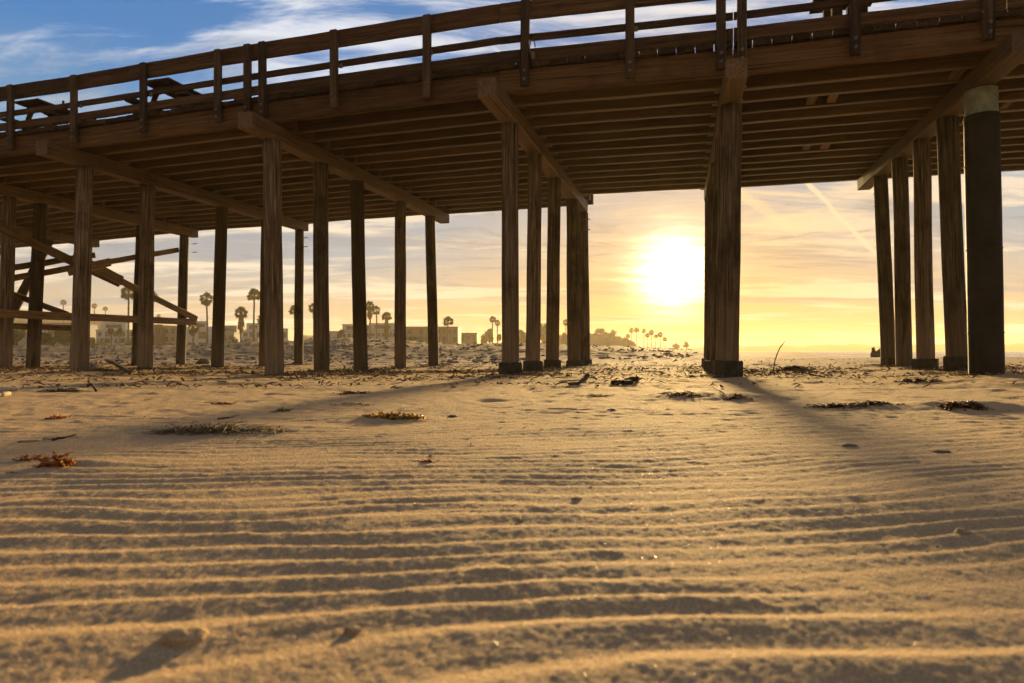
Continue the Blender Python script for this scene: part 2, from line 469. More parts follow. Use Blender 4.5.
def poly_timber(name, pts, w, h, mat, parent=pier, jit=.003, ch=.012, n=6):
    """timber along a bent line; local X along the first leg"""
    M, L = frame_x(pts[0], pts[-1]); Mi = M.inverted(); mb = MB(); r = random.Random(nx())
    prof = [(-w/2, -h/2+ch), (-w/2, h/2-ch), (-w/2+ch, h/2), (w/2-ch, h/2), (w/2, h/2-ch), (w/2, -h/2+ch), (w/2-ch, -h/2), (-w/2+ch, -h/2)]
    st = []
    for a, b in zip(pts[:-1], pts[1:]):
        for i in range(n): st.append(a+(b-a)*(i/n))
    st.append(pts[-1]); vs = []; fs = []
    for p in st:
        q = Mi @ p; jy, jz = r.uniform(-jit, jit), r.uniform(-jit, jit)
        for (a, b) in prof: vs.append((q.x, q.y+a+jy, q.z+b+jz))
    for i in range(len(st)-1):
        for k in range(8):
            a = i*8+k; b = i*8+(k+1) % 8; fs.append((a, a+8, b+8, b))
    fs.append(tuple(range(8))); m = (len(st)-1)*8; fs.append(tuple(range(m+7, m-1, -1)))
    mb.add(vs, fs); return mb.build(name, mat, parent, M)

# --- stringers (the outermost one is the fascia)
ROWS_L, ROWS_R = 16, 14
def up(v, z): return Vector((v.x, v.y, z))
def stringer_run(i0, i1, k, rows, width):
    off = .09+k*width/(rows-1)
    lap = .0 if k == 0 else (.06 if (i0 % 2) else -.06)
    a, b = NODES[i0], NODES[i1]
    d0 = (NODES[i0+1]-NODES[i0]).normalized(); d1 = (NODES[i1]-NODES[i1-1]).normalized()
    ext = .0 if k == 0 else .26
    top = 0 if k == 0 else -.004-.003*((i0+k) % 3)
    hh = (ZS1-ZC1)
    pts = [up(NODES[j]+CN[j]*(off+lap), (ZS1+ZC1)/2) for j in range(i0, i1+1)]
    pts[0] = pts[0]-d0*ext; pts[-1] = pts[-1]+d1*ext
    if k == 0:
        # fascia boards butt at the bent with a small gap
        pts[0] = pts[0]+d0*.006; pts[-1] = pts[-1]-d1*.006
        return poly_timber('fascia', pts, .11, hh-.004, MW['fascia'], jit=.003)
    hv = hh-.006-.010*((k*7+i0) % 3)
    pts = [p+Vector((0, 0, (hh-.006-hv)/2*-1+0)) for p in pts]
    return poly_timber('stringer', pts, .105+.012*((k*5+i0*3) % 3), hv, MW['stringer'], jit=.005)
RUNS_L = [(1, 3), (3, 4), (4, 5), (5, 6)]; RUNS_R = [(6, 7), (7, 9)]
WL, WR = 9.0, 7.75
for (i0, i1) in RUNS_L:
    for k in range(ROWS_L): stringer_run(i0, i1, k, ROWS_L, WL)
for (i0, i1) in RUNS_R:
    for k in range(ROWS_R): stringer_run(i0, i1, k, ROWS_R, WR)
# short blocking boards nailed between stringers under the deck
for (pxa, pya) in ((813, 97), (833, 97), (807, 147), (825, 147), (968, 62), (1012, 100)):
    z = ZC1+.03; p = at(pxa, pya, z)
    # snap on to the gap between two stringers
    l, d = line_pt(min(max(pxa, 20), 1000)); k = max(1, round(((p-l).dot(C)-.09)/(WR/(ROWS_R-1))-.5))
    o0 = .09+(k)*WR/(ROWS_R-1)+.062; o1 = o0+WR/(ROWS_R-1)-.125
    base = None
    for a, b in zip(NODES[:-1], NODES[1:]):
        dd = (b-a).normalized(); q = a+C*((p-a).dot(C)); 
        t = (p-a).cross(C).z/dd.cross(C).z
        if -1e-6 <= t <= (b-a).length+1e-6: base = a+dd*t; break
    if base is None: continue
    timber('blocking', up(base+C*(o0-.0), ZC1+.05), up(base+C*(o1), ZC1+.05), .15, .07, MW['brace'], n=2)

# --- deck planks: one mesh, a plank is surface pattern
mbd = MB(); rd = random.Random(5)
MD = Matrix((Vector((C.y, -C.x, 0)), C, Vector((0, 0, 1)))).transposed().to_4x4(); MD.translation = up(NODES[6], ZD0)
MDi = MD.inverted()
for i in range(1, len(NODES)-1):
    a, b = NODES[i], NODES[i+1]; d = b-a; n = round(d.length*abs(d.normalized().cross(C).z)/.292)
    wid = WL if i < 6 else WR
    for k in range(n):
        g = .010+rd.uniform(0, .006)
        p0 = a+d*(k/n)-C*(.035+rd.uniform(-.012, .02)); p1 = a+d*((k+1)/n)-C*(.035)
        p0i, p1i = MDi @ up(p0, ZD0), MDi @ up(p1, ZD0)
        x0, x1 = p0i.x+g/2, p1i.x-g/2; y0, y1 = min(p0i.y, p1i.y)+rd.uniform(0, .03), max(p0i.y, p1i.y)+wid+.20+rd.uniform(-.02, .03)
        z1 = .088+rd.uniform(-.003, .004); t = rd.random(); ch = .008
        prof = [(x0, 0), (x0, z1-ch), (x0+ch, z1), (x1-ch, z1), (x1, z1-ch), (x1, 0)]
        vs = [(x, y, z) for y in (y0, y1) for (x, z) in prof]
        fs = [(q, q+6, (q+1) % 6+6, (q+1) % 6) for q in range(6)]+[tuple(range(6)), tuple(range(11, 5, -1))]
        mbd.add(vs, fs, t)
deck = mbd.build('plank_deck', MW['deck'], pier, MD)

# --- cap beams
CAPS = {2: (-.62, 9.6), 3: (-.62, 9.55), 4: (-.60, 9.55), 5: (-.60, 9.75), 6: (-.72, 9.5), 7: (-.62, 8.6), 8: (-.52, 8.25), 9: (-.5, 8.2), 1: (-.6, 9.5)}
CAPDIR = {}
for i, (a, L) in CAPS.items():
    p0 = up(NODES[i]+CN[i]*a, (ZC0+ZC1)/2-.002); p1 = up(NODES[i]+CN[i]*(a+L), (ZC0+ZC1)/2-.002)
    o = timber('cap_beam', p0, p1, .31, ZC1-ZC0-.004, MW['beam'], n=14, jit=.005, ch=.018)
    if i == 4: o['label'] = 'cap beam with pale weathered end grain'

# --- piles: bent index, top px, bottom px, bottom row (for the depth of the foot), radius, look
def on_cap(i, px):
    k = (px-512)/F; a = NODES[i]
    c = CN[i]; t = (k*a.y-a.x)/(c.x-k*c.y)
    return a+c*t
FEET = []
def d_of(i, px):
    k = (px-512)/F; a = NODES[i]
    c = CN[i]; return (k*a.y-a.x)/(c.x-k*c.y)
def pile(i, tx, bx, rad, mat='pile', collar=None, jacket=False, ztop=None, label=None):
    d = d_of(i, tx) if tx > 15 or tx < 0 or i == 3 else tx
    top = NODES[i]+CN[i]*d; top = up(top, ZC0+.0)
    Y = top.y; bot = Vector(((bx-512)/F*Y, Y, 0))
    gz = ground(bot.x, bot.y); bot.z = gz-.45; FEET.append((bot.x, bot.y, collar[1] if collar else rad))
    ax = (top-bot); L = ax.length; M = Matrix.Translation(bot) @ ax.to_track_quat('Z', 'Y').to_matrix().to_4x4()
    r = random.Random(nx()); n = 30; ns = 18; vs = []; fs = []; s0 = r.uniform(0, 99)
    Rr = rad*.94 if jacket else rad
    for a in range(n+1):
        z = L*a/n; tp = 1.03-.06*a/n
        cx, cy = .012*mnoise.noise(Vector((z*.6, s0, 1))), .012*mnoise.noise(Vector((z*.6, s0, 5)))
        for k in range(ns):
            an = 2*math.pi*k/ns
            q = Rr*tp*(1+.035*mnoise.noise(Vector((math.cos(an)*1.6+s0, math.sin(an)*1.6, z*.8)))+.025*mnoise.noise(Vector((math.cos(an)*5, math.sin(an)*5+s0, z*1.1))))
            vs.append((cx+math.cos(an)*q, cy+math.sin(an)*q, z-.001 if a == n else z))
    for a in range(n):
        for k in range(ns):
            fs.append((a*ns+k, a*ns+(k+1) % ns, (a+1)*ns+(k+1) % ns, (a+1)*ns+k))
    fs.append(tuple(range(ns-1, -1, -1))); fs.append(tuple(range(n*ns, (n+1)*ns)))
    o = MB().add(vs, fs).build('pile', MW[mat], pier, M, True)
    if label: o['label'] = label
    if collar:
        hh, rr = collar
        mb = MB(); nn = 8; z0, z1 = .30, .45+hh; rc = random.Random(nx())
        rot = rc.uniform(-.1, .3); vs = []; fs = []
        pr = [(z0, rr), (z1-.03, rr*.985), (z1, rr*.95), (z1+.005, rad*.9)]
        for (z, q) in pr:
            for k in range(nn):
                an = 2*math.pi*(k+.5)/nn+rot; w = q*(1+rc.uniform(-.02, .02)); vs.append((math.cos(an)*w, math.sin(an)*w, z+rc.uniform(-.006, .006)))
        for a in range(len(pr)-1):
            for k in range(nn): fs.append((a*nn+k, a*nn+(k+1) % nn, (a+1)*nn+(k+1) % nn, (a+1)*nn+k))
        fs.append(tuple(range(nn-1, -1, -1))); fs.append(tuple(range(len(pr)*nn-nn, len(pr)*nn)))
        mb.add(vs, fs).build('pile_collar', M_COLLAR, o, M)
    if jacket:
        nn = 28; zt = L-.42
        def sl(name, z0, z1, r0, r1, mat, wr):
            vs = []; fs = []; st = 26; rr = random.Random(nx())
            for a in range(st+1):
                z = z0+(z1-z0)*a/st; q0 = r0+(r1-r0)*a/st
                for k in range(nn):
                    an = 2*math.pi*k/nn; q = q0*(1+wr*mnoise.noise(Vector((math.cos(an)*1.4, math.sin(an)*1.4, z*2.1))))
                    vs.append((math.cos(an)*q, math.sin(an)*q, z))
            # wall thickness: a lip turned inwards at the top
            for q in (r1*.93,):
                for k in range(nn): vs.append((math.cos(2*math.pi*k/nn)*q, math.sin(2*math.pi*k/nn)*q, z1))
            for a in range(st+1):
                for k in range(nn): fs.append((a*nn+k, a*nn+(k+1) % nn, (a+1)*nn+(k+1) % nn, (a+1)*nn+k))
            return MB().add(vs, fs).build(name, mat, o, M, True)
        sl('black_jacket', .1, zt, rad*1.06, rad*1.06, M_JACKET, .012)
        sl('pale_sleeve', zt-.03, L-.02, rad*.985, rad*.975, M_SLEEVE, .02)
        for zz in (zt-.05, 1.1, 2.4, 3.7):
            pts = [(math.cos(2*math.pi*k/24)*rad*1.07, math.sin(2*math.pi*k/24)*rad*1.07, zz) for k in range(25)]
            MB().tube(pts, .009, 6).build('strap', M_JACKET, o, M)
    return o
# landward end to seaward end
for (d, bx) in ((.4, -230), (2.6, -150), (4.8, -80), (7.0, -20), (8.6, 84)): pile(2, d, bx, .16, 'pile_dark')
pile(3, 9.5, 4, .165, 'pile'); pile(3, 40.7, 32, .165, 'pile_dark', label='leaning dark pile'); pile(3, 82, 75, .15, 'pile_dark'); pile(3, 141, 136, .15, 'pile_dark'); pile(3, 184.5, 180.5, .155, 'pile')
pile(4, 85, 79, .17, 'pile'); pile(4, 147.6, 145, .17, 'pile'); pile(4, 222, 217, .165, 'pile_dark'); pile(4, 266, 263.5, .15, 'pile_dark'); pile(4, 299.6, 298.5, .15, 'pile')
pile(5, 272, 274.5, .175, 'pile'); pile(5, 320.4, 322, .165, 'pile'); pile(5, 357, 361, .165, 'pile_dark'); pile(5, 400.6, 400, .155, 'pile'); pile(5, 430, 434, .155, 'pile')
pile(6, 510, 510.5, .155, 'pile', (.23, .225)); pile(6, 534.7, 532.8, .15, 'pile', (.22, .21)); pile(6, 554.5, 552, .155, 'pile', (.21, .215)); pile(6, 572.3, 574, .17, 'pile', (.18, .22)); pile(6, 583, 585, .16, 'pile', (.18, .22))
pile(7, .6, 727, .185, 'pile', (.27, .25)); pile(7, 2.4, 718, .165, 'pile', (.24, .225)); pile(7, 4.2, 713.5, .16, 'pile', (.24, .22)); pile(7, 5.9, 711, .16, 'pile', (.24, .22)); pile(7, 7.6, 710, .16, 'pile', (.24, .22))
pile(8, 981, 987, .225, 'pile_dark', None, True, label='pile wrapped in a black jacket with a pale green top'); pile(8, 947, 958.6, .17, 'pile', (.26, .23)); pile(8, 921.5, 925.8, .155, 'pile', (.22, .235)); pile(8, 900, 904.5, .155, 'pile'); pile(8, 880, 890, .155, 'pile', (.22, .17))
for (d, bx) in ((1.0, 1480), (2.9, 1380), (4.8, 1300), (6.7, 1230)): pile(9, d, bx, .16, 'pile')

# scour round the feet of the piles
for (fx, fy, fr) in FEET:
    if fy < 26:
        MOUNDS.append((fx+.04, fy-.06, fr*1.7, fr*1.6, -.035)); MOUNDS.append((fx-.12, fy-fr*2.4, fr*2.2, fr*1.1, .028)); MOUNDS.append((fx+fr*1.9, fy+.1, fr*1.1, fr*1.8, .022))
# --- railing posts, bolted to the outside of the fascia
POST_PX = [-150, -62, 10.5, 74, 143.5, 218, 247.5, 262.5, 334, 427, 525, 630, 721, 742, 855, 989, 1075, 1180]
ZR = dict(bottom=(4.95+H, 5.11+H), mid=(5.25+H, 5.365+H), top=(5.62+H, 5.93+H))
for px in POST_PX:
    try: p, d = line_pt(px, -.045)
    except ValueError: continue
    r = random.Random(nx())
    z0 = 4.46+H+r.uniform(-.02, .02); z1 = 5.90+H
    M = Matrix((d, Vector((0, 0, 1)).cross(d), Vector((0, 0, 1)))).transposed().to_4x4(); M.translation = up(p, (z0+z1)/2)
    M = M @ Matrix.Rotation(r.uniform(-.008, .008), 4, 'Y')
    mb = MB(); hh = z1-z0; w, t = .145, .09
    # chamfered post: build along X then stand it up
    b2 = MB().beam(hh, t, w, .01, 6, .002, nx()); mb.add([(v[2], v[1], v[0]) for v in b2.v], [tuple(reversed(f)) for f in b2.f])
    post = mb.build('railing_post', MW['post'], pier, M)
    for bz in (z0+.10, z0+.235):
        lp = MB(); vs = []
        lp.tube([(0, .002, 0), (0, -.022, 0)], .026, 10); lp.tube([(0, -.022, 0), (0, -.036, 0)], .015, 6)
        lp.build('bolt', M_STEEL, post, M @ Matrix.Translation((0, -t/2, bz-(z0+z1)/2)), False)
# --- rails behind the posts
for i in range(1, len(NODES)-1):
    a, b = NODES[i], NODES[i+1]; d = (b-a).normalized()
    for nm, w in (('bottom', .07), ('mid', .055), ('top', .065)):
        z0, z1 = ZR[nm]; z0 = z0-.045 if nm == 'bottom' and i >= 5 else z0; o_ = .036 if nm != 'top' else .034
        pts = [up(a+C*o_+d*.006, (z0+z1)/2), up(b+C*o_-d*.006, (z0+z1)/2)]
        poly_timber({'bottom': 'bottom_rail', 'mid': 'middle_rail', 'top': 'top_rail'}[nm], pts, w, z1-z0, MW['rail'], jit=.004, ch=.008, n=10)
# low blocks that lift the bottom rail off the deck
for i in range(2, len(NODES)-1):
    a, b = NODES[i], NODES[i+1]
    n = 4 if i < 5 else 3
    zb_ = ZR['bottom'][0]-(.045 if i >= 5 else 0)
    for k in range(n):
        p = a+(b-a)*((k+.5)/n)+C*.04; M, L = frame_x(up(a, 0), up(b, 0)); M.translation = Vector((0, 0, 0))
        MB().box((0, 0, 0), (.22 if i < 5 else .6, .06, zb_-ZD1)).build('rail_block', MW['rail'], pier, Matrix.Translation(up(p, (ZD1+zb_)/2+.002)) @ M)
# rail brackets and the hook with a rope loop on one post
for px in (81, 151, 341, 431, 636):
    p, d = line_pt(px, -.005); M = Matrix((d, Vector((0, 0, 1)).cross(d), Vector((0, 0, 1)))).transposed().to_4x4(); M.translation = up(p, 5.25+H)
    MB().beam(.06, .03, .08, .006, 1, 0, 1).build('rail_bracket', M_STEEL, pier, M)
p, d = line_pt(533, -.03); mb = MB(); q = up(p, 5.0+H)
mb.tube([q+Vector((-.01+.09*math.cos(a)*.5, -.02, .10+.13*math.sin(a))) for a in [k*math.pi*1.7/14 for k in range(15)]], .009, 6)
mb.tube([q+Vector((0, -.02, .02)), q+Vector((0, -.02, -.08)), q+Vector((.0, -.02, -.10))], [.03, .036, .02], 8)
mb.build('rope_hook', M_ROPE, pier)
# --- rod ends at the far tips of the caps
for (i, dd) in ((3, 8.75), (4, 8.75), (6, 8.55), (8, 7.1)):
    p = up(NODES[i]+CN[i]*dd, ZC0-.25); d = Vector((C.y, -C.x, 0))
    for k in (0, 1): MB().tube([p+d*.05+Vector((0, 0, -.3*k)), p+d*.26+Vector((0, 0, -.3*k))], .014, 6).build('drift_bolt', M_STEEL, pier)

# --- timber braces between the piles on the left
def on_bent(px, py, i=3, side=0.0):
    p = on_cap(i, px); n = Vector((C.y, -C.x, 0)); p = p+n*side
    return up(p, H+(HOR-py)*p.y/F)
def brace(a, b, side, w, h):
    return timber('brace', on_bent(*a, side=side), on_bent(*b, side=side), w, h, MW['brace'], n=10, jit=.006)
brace((-40, 212), (114, 283), .21, .07, .25)
brace((76, 262), (190, 319), .28, .07, .20)
brace((64, 256), (113, 281), .35, .06, .30)
brace((13, 279), (183, 250), -.21, .07, .17)
brace((10, 269.5), (102, 255), -.29, .07, .17)
brace((57, 272), (99, 262), .42, .06, .24)
brace((-40, 312), (190, 322), .21, .08, .22)
brace((-20, 325), (78, 328), -.22, .07, .16)
brace((-10, 283), (76, 314.5), -.31, .07, .16)

# ------------------------------------------------------------------ things on the deck
DK = ZD1+.004
def picnic_table(px, off, label):
    p, d = line_pt(px, off); e = empty('picnic_table', up(p, DK), math.atan2(C.y, C.x))   # local X along the table, into the pier
    W0 = WM[e.name]
    tag(e, label, 'picnic table', 'picnic tables on the pier deck')
    L = 1.75
    def loc(*v): return W0 @ Vector(v)
    def tb(name, a, b, w, h, up_=(0, 0, 1)): return timber(name, loc(*a), loc(*b), w, h, MW['table'], parent=e, up=up_, n=3, jit=.002, ch=.006)
    # table top: five boards as one part
    M, _ = frame_x(loc(0, 0, .80), loc(L, 0, .80)); mb = MB()
    for k in range(5):
        b = MB().beam(L, .138, .045, .006, 3, .001, nx()); mb.add([(v[0], v[1]+(k-2)*.146, v[2]) for v in b.v], b.f)
    for x in (-.55, .55): mb.box((x, 0, -.045), (.09, .66, .045))
    mb.build('table_top', MW['table'], e, M)
    for s in (-1, 1):
        M, _ = frame_x(loc(0, s*.66, .46), loc(L, s*.66, .46)); mb = MB()
        for k in (-.5, .5):
            b = MB().beam(L, .138, .045, .006, 3, .001, nx()); mb.add([(v[0], v[1]+k*.146, v[2]) for v in b.v], b.f)
        mb.build('bench_seat', MW['table'], e, M)
    for x in (.32, L-.32):
        for s in (-1, 1):
            tb('leg', (x+.03*s, s*.26, .745), (x+.03*s, s*.62, 0), .045, .11, (1, 0, 0))
        tb('crossbar', (x+.10, -.72, .40), (x+.10, .72, .40), .045, .11)
    return e
picnic_table(26, .33, 'dark picnic table behind the pier railing at the far left, bird on its end')
picnic_table(155, .30, 'dark picnic table behind the pier railing, the one nearer the middle with no bird')
# work table on the right
p, d = line_pt(838, .40); e = empty('work_table', up(p, DK), math.atan2(d.y, d.x)); W0 = WM[e.name]
tag(e, 'dark wooden stand with thick legs behind the railing at upper right of the pier', 'stand')
for x in (-.02, .34):
    for y in (0, .75):
        M = W0 @ Matrix.Translation((x, y, .43)); b = MB().beam(.86, .14, .15, .008, 2, .001, nx())
        MB().add([(v[2], v[1], v[0]) for v in b.v], [tuple(reversed(f)) for f in b.f]).build('leg', MW['table'], e, M)
MB().beam(.95, 1.0, .05, .008, 4, .002, nx(), -.30).build('stand_top', MW['table'], e, W0 @ Matrix.Translation((0, .37, .888)))
MB().beam(.11, .05, .12, .006, 2, .002, nx(), -.215).build('end_board', MW['table'], e, W0 @ Matrix.Translation((0, .0, .57)))
# bird
p, d = line_pt(62.5, 1.2)
zb = H+(HOR-111.0)*p.y/F
bird = empty('bird', up(p, zb)); W0 = WM[bird.name]
tag(bird, 'small dark bird perched upright behind the railing beside the left picnic table', 'bird')
vs = []
mb = MB()
prof = [(-.01, .010), (.01, .035), (.05, .052), (.09, .055), (.13, .044), (.16, .028), (.175, .026), (.20, .030), (.222, .022), (.232, .006)]
mb.tube([(0.02*math.sin(z*8), 0, z+.02) for z, r in prof], [r for z, r in prof], 12)
mb.build('body', M_BIRD, bird, W0, True)
mb = MB(); mb.add([(-.045, -.02, .06), (-.045, .02, .06), (-.10, .014, -.05), (-.10, -.014, -.05), (-.055, -.02, .05), (-.055, .02, .05), (-.108, .014, -.055), (-.108, -.014, -.055)], [(0,1,2,3), (7,6,5,4), (0,3,7,4), (1,5,6,2), (0,4,5,1), (3,2,6,7)]); mb.build('tail', M_BIRD, bird, W0)
MB().tube([(.045, 0, .218), (.075, 0, .214)], [.008, .001], 6).build('beak', M_BEAK, bird, W0)
for s in (-1, 1): MB().tube([(.0, s*.018, .02), (.002, s*.018, -.02)], .004, 5).build('leg', M_BEAK, bird, W0)
# the bird stands on the tip of the picnic table's far bench, so give it that perch height
# ------------------------------------------------------------------ ground, one polar sheet, fine in front of the camera
def polar_sheet():
    cy = -1.3
    r = list(np.arange(.3, 1.35, .05)); 
    while r[-1] < 6.5: r.append(r[-1]*1.0029)
    while r[-1] < 45: r.append(r[-1]*1.0085)
    while r[-1] < 2400: r.append(r[-1]*1.03)
    r = np.array(r)
    a = np.concatenate([np.linspace(-52, 52, 1060), np.linspace(52, 308, 74)[1:-1]]); a = np.radians(a)
    A, RR = np.meshgrid(a, r)
    x = RR*np.sin(A); y = cy+RR*np.cos(A)
    z = height(x, y)
    nr, na = x.shape
    co_ = np.stack([x, y, z], -1).reshape(-1, 3)
    co_ = np.vstack([co_, [[0, cy, height(np.array([0.]), np.array([cy]))[0]]]])
    i = np.arange(nr-1)[:, None]*na; j = np.arange(na)[None, :]; jn = (j+1) % na
    q = np.stack([i+j, i+na+j, i+na+jn, i+jn], -1).reshape(-1, 4)
    jj = np.arange(na); tri = np.stack([np.full(na, nr*na), jj, (jj+1) % na], -1)
    me = bpy.data.meshes.new('sand_beach')
    me.vertices.add(len(co_)); me.vertices.foreach_set('co', co_.astype(np.float32).ravel())
    nl = q.size+tri.size; me.loops.add(nl)
    me.loops.foreach_set('vertex_index', np.concatenate([q.ravel(), tri.ravel()]).astype(np.int32))
    npoly = len(q)+len(tri); me.polygons.add(npoly)
    ls = np.concatenate([np.arange(len(q))*4, q.size+np.arange(len(tri))*3]).astype(np.int32)
    me.polygons.foreach_set('loop_start', ls)
    me.polygons.foreach_set('use_smooth', np.ones(npoly, bool))
    me.update(calc_edges=True); me.validate()
    me.materials.append(M_SAND)
    return link('sand_beach', me)
tag(polar_sheet(), kind='structure')
# ------------------------------------------------------------------ things lying on the sand
def ribbons(mb, n, L, W, Hh, seed, blade=(.06, .012), curl=1.0, dome=True, bulbs=0):
    r = random.Random(seed)
    for k in range(n):
        a = r.uniform(0, 6.283); q = math.sqrt(r.random()); x, y = math.cos(a)*q*L/2, math.sin(a)*q*W/2
        top = Hh*(1-q*q*.9); z = r.random()*top
        bl = blade[0]*r.uniform(.5, 1.5); bw = blade[1]*r.uniform(.5, 1.5)
        hd = r.uniform(0, 6.283); pt = r.uniform(-.45, .35); p = Vector((x, y, z)); L_ = []; 
        for s in range(6):
            d = Vector((math.cos(hd)*math.cos(pt), math.sin(hd)*math.cos(pt), math.sin(pt)))
            sd = Vector((-math.sin(hd), math.cos(hd), r.uniform(-.6, .6))).normalized()
            w = bw*(1-abs(s/5-.4)*1.1)
            L_.append((p-sd*w, p+sd*w, p+d.cross(sd)*bw*.18)); p = p+d*bl/5; p.z = max(min(p.z, top*1.15+.006), .002)
            hd += r.uniform(-.7, .7)*curl; pt = max(-.9, min(.55, pt*.8+r.uniform(-.55, .45)*curl))
        vs = [q_ for t in L_ for q_ in t]; fs = []
        for s in range(5):
            b = s*3; fs += [(b, b+3, b+5, b+2), (b+2, b+5, b+4, b+1), (b+1, b+4, b+3, b)]
        mb.add(vs, fs)
    return mb
def clump(name, px, py, L, W, Hh, n, mat, label, cat, seed, rot=0, blade=(.06, .012), bulbs=0, group=None, sink=.004, bulb_r=.008):
    p = spot(px, py); e_mb = ribbons(MB(), n, L, W, Hh, seed, blade); r = random.Random(seed)
    M = Matrix.Translation(p+Vector((0, 0, -sink))) @ Matrix.Rotation(rot, 4, 'Z')
    if bulbs:
        for k in range(bulbs):
            a = r.uniform(0, 6.283); q = math.sqrt(r.random())*.95; br = bulb_r*r.uniform(.6, 1.3)
            rock(e_mb, (math.cos(a)*q*L/2, math.sin(a)*q*W/2, br*.6+r.random()*Hh*(1-q*q*.8)), (br, br*.8, br*.85), seed+k, ICO1, .3)
    o = e_mb.build(name, mat, None, M, True); tag(o, label, cat, group); return o
def sand_rock(name, px, py, d, mat, label, cat, seed, rough=.35, rot=0, sink=.35, src=ICO3, group=None):
    p = spot(px, py); mb = rock(MB(), (0, 0, 0), d, seed, src, rough)
    o = mb.build(name, mat, None, Matrix.Translation(p+Vector((0, 0, d[2]*(1-sink*2)*.5))) @ Matrix.Rotation(rot, 4, 'Z'), True); tag(o, label, cat, group); return o
def stick(name, pts, r0, r1, mat, label, cat='stick', n=8, group=None):
    """pts: (px, py, extra height) on the ground"""
    P = [spot(a, b)+Vector((0, 0, h_)) for a, b, h_ in pts]
    Q = []
    for i in range(len(P)-1):
        for k in range(5): Q.append(P[i].lerp(P[i+1], k/5))
    Q.append(P[-1]); m = len(Q); c0 = Q[0].copy(); rr = random.Random(int(pts[0][0]*7))
    Q = [q-c0+Vector((0, 0, rr.uniform(-.2, .2)*r0)) for q in Q]
    o = MB().tube(Q, [r0+(r1-r0)*i/(m-1)*1.0+rr.uniform(-.1, .1)*r0 for i in range(m)], n, True, .08, int(pts[0][0])).build(name, mat, None, Matrix.Translation(c0), True)
    tag(o, label, cat, group); return o
# kelp
clump('kelp_clump', 57, 466, .115, .09, .055, 95, M_KELP, 'bright orange brown kelp clump on the sand at lower left', 'seaweed', 1, 0, (.045, .008), 34, None, .003, .006)
clump('kelp_clump', 35, 460, .10, .035, .024, 32, M_KELP, 'thin orange kelp tail trailing left from the bright orange clump', 'seaweed', 2, .35, (.04, .007), 14, None, .003, .0055)
clump('kelp_clump', 12, 474, .032, .025, .010, 16, M_KELP, 'tiny brown scrap of kelp in the lower left corner of the drifts', 'seaweed', 3, 0, (.022, .006), 5, None, .002, .004)
clump('eelgrass_heap', 208, 431, .50, .12, .040, 420, M_EELG, 'long matted heap of dry greenish eelgrass on the left sand', 'seaweed', 4, .06, (.14, .0035))
clump('eelgrass_heap', 262, 431, .30, .06, .020, 120, M_EELG, 'low thin tail of dry eelgrass at the right end of the long heap', 'seaweed', 5, -.08, (.12, .0032))
clump('kelp_clump', 283, 411.5, .10, .06, .034, 36, M_KELPY, 'small yellow green kelp knot on the sand right of the eelgrass heap', 'seaweed', 6, .3, (.05, .010), 10)
clump('kelp_clump', 222, 404, .24, .05, .018, 46, M_KELP, 'flat strip of rusty orange kelp behind the eelgrass heap', 'seaweed', 7, 0, (.07, .010), 8)
clump('kelp_clump', 56, 418.5, .10, .05, .022, 32, M_KELP, 'small rust coloured kelp scrap left of centre of the left sand', 'seaweed', 8, 0, (.05, .010), 8)
clump('kelp_clump', 391, 418, .40, .07, .034, 120, M_KELPG, 'long golden kelp strand with bladders lying alone left of the middle', 'seaweed', 9, -.1, (.06, .010), 60, None, .003, .011)
clump('kelp_clump', 431, 462, .030, .024, .030, 22, M_RED, 'tiny curled red seaweed scrap on the rippled sand', 'seaweed', 10, 0, (.035, .006), 3, None, .002, .004)
clump('seaweed_mound', 688, 397.5, .46, .20, .055, 190, M_KELPD, 'low dark mound of seaweed in front of the middle pile', 'seaweed', 11, 0, (.12, .012), 12)
clump('seaweed_mound', 738, 399.5, .26, .14, .050, 130, M_KELPD, 'small dark seaweed clump with a thin twig beside it', 'seaweed', 12, 0, (.09, .012), 12)
clump('seaweed_mound', 838, 407.5, .48, .12, .030, 170, M_KELPD, 'broken strip of brown seaweed crossing the long pile shadow', 'seaweed', 13, -.1, (.10, .011), 20)
clump('seaweed_mound', 873, 404, .34, .07, .022, 80, M_KELPD, 'thin brown seaweed strip right of the broken strip', 'seaweed', 14, -.15, (.09, .009), 8)
clump('seaweed_mound', 963, 410, .34, .16, .060, 230, M_KELPD, 'biggest brown kelp mound on the sand at far right', 'seaweed', 15, 0, (.11, .016), 34, None, .003, .013)
clump('seaweed_mound', 1012, 408, .30, .08, .028, 90, M_KELPD, 'thin tangle of dry weed at the right edge beyond the biggest mound', 'seaweed', 16, 0, (.13, .005), 0)
clump('seaweed_mound', 917, 382.5, .62, .16, .06, 120, M_KELPD, 'flat dark weed patch before the collared piles at right', 'seaweed', 17, 0, (.14, .02), 6)
clump('seaweed_mound', 792, 370, .8, .25, .08, 80, M_KELPD, 'dark weed heap right of the middle pile under the curved reed', 'seaweed', 18, 0, (.2, .03), 10)
clump('seaweed_mound', 62, 391.5, .42, .10, .035, 80, M_KELPD, 'dark weed scrap on the left sand near the pale driftwood', 'seaweed', 19, 0, (.1, .014), 6)
clump('seaweed_mound', 354, 393.5, .36, .09, .026, 70, M_KELPD, 'dark weed scrap in front of the second front pile', 'seaweed', 20, 0, (.1, .012), 4)
clump('seaweed_mound', 353, 405, .34, .06, .018, 60, M_EELG, 'thin dry weed strip behind the golden kelp strand', 'seaweed', 21, .1, (.1, .006), 0)
clump('seaweed_mound', 595, 396, .30, .08, .022, 50, M_EELG, 'thin dry weed scrap left of the low dark mound', 'seaweed', 22, 0, (.1, .006), 0)
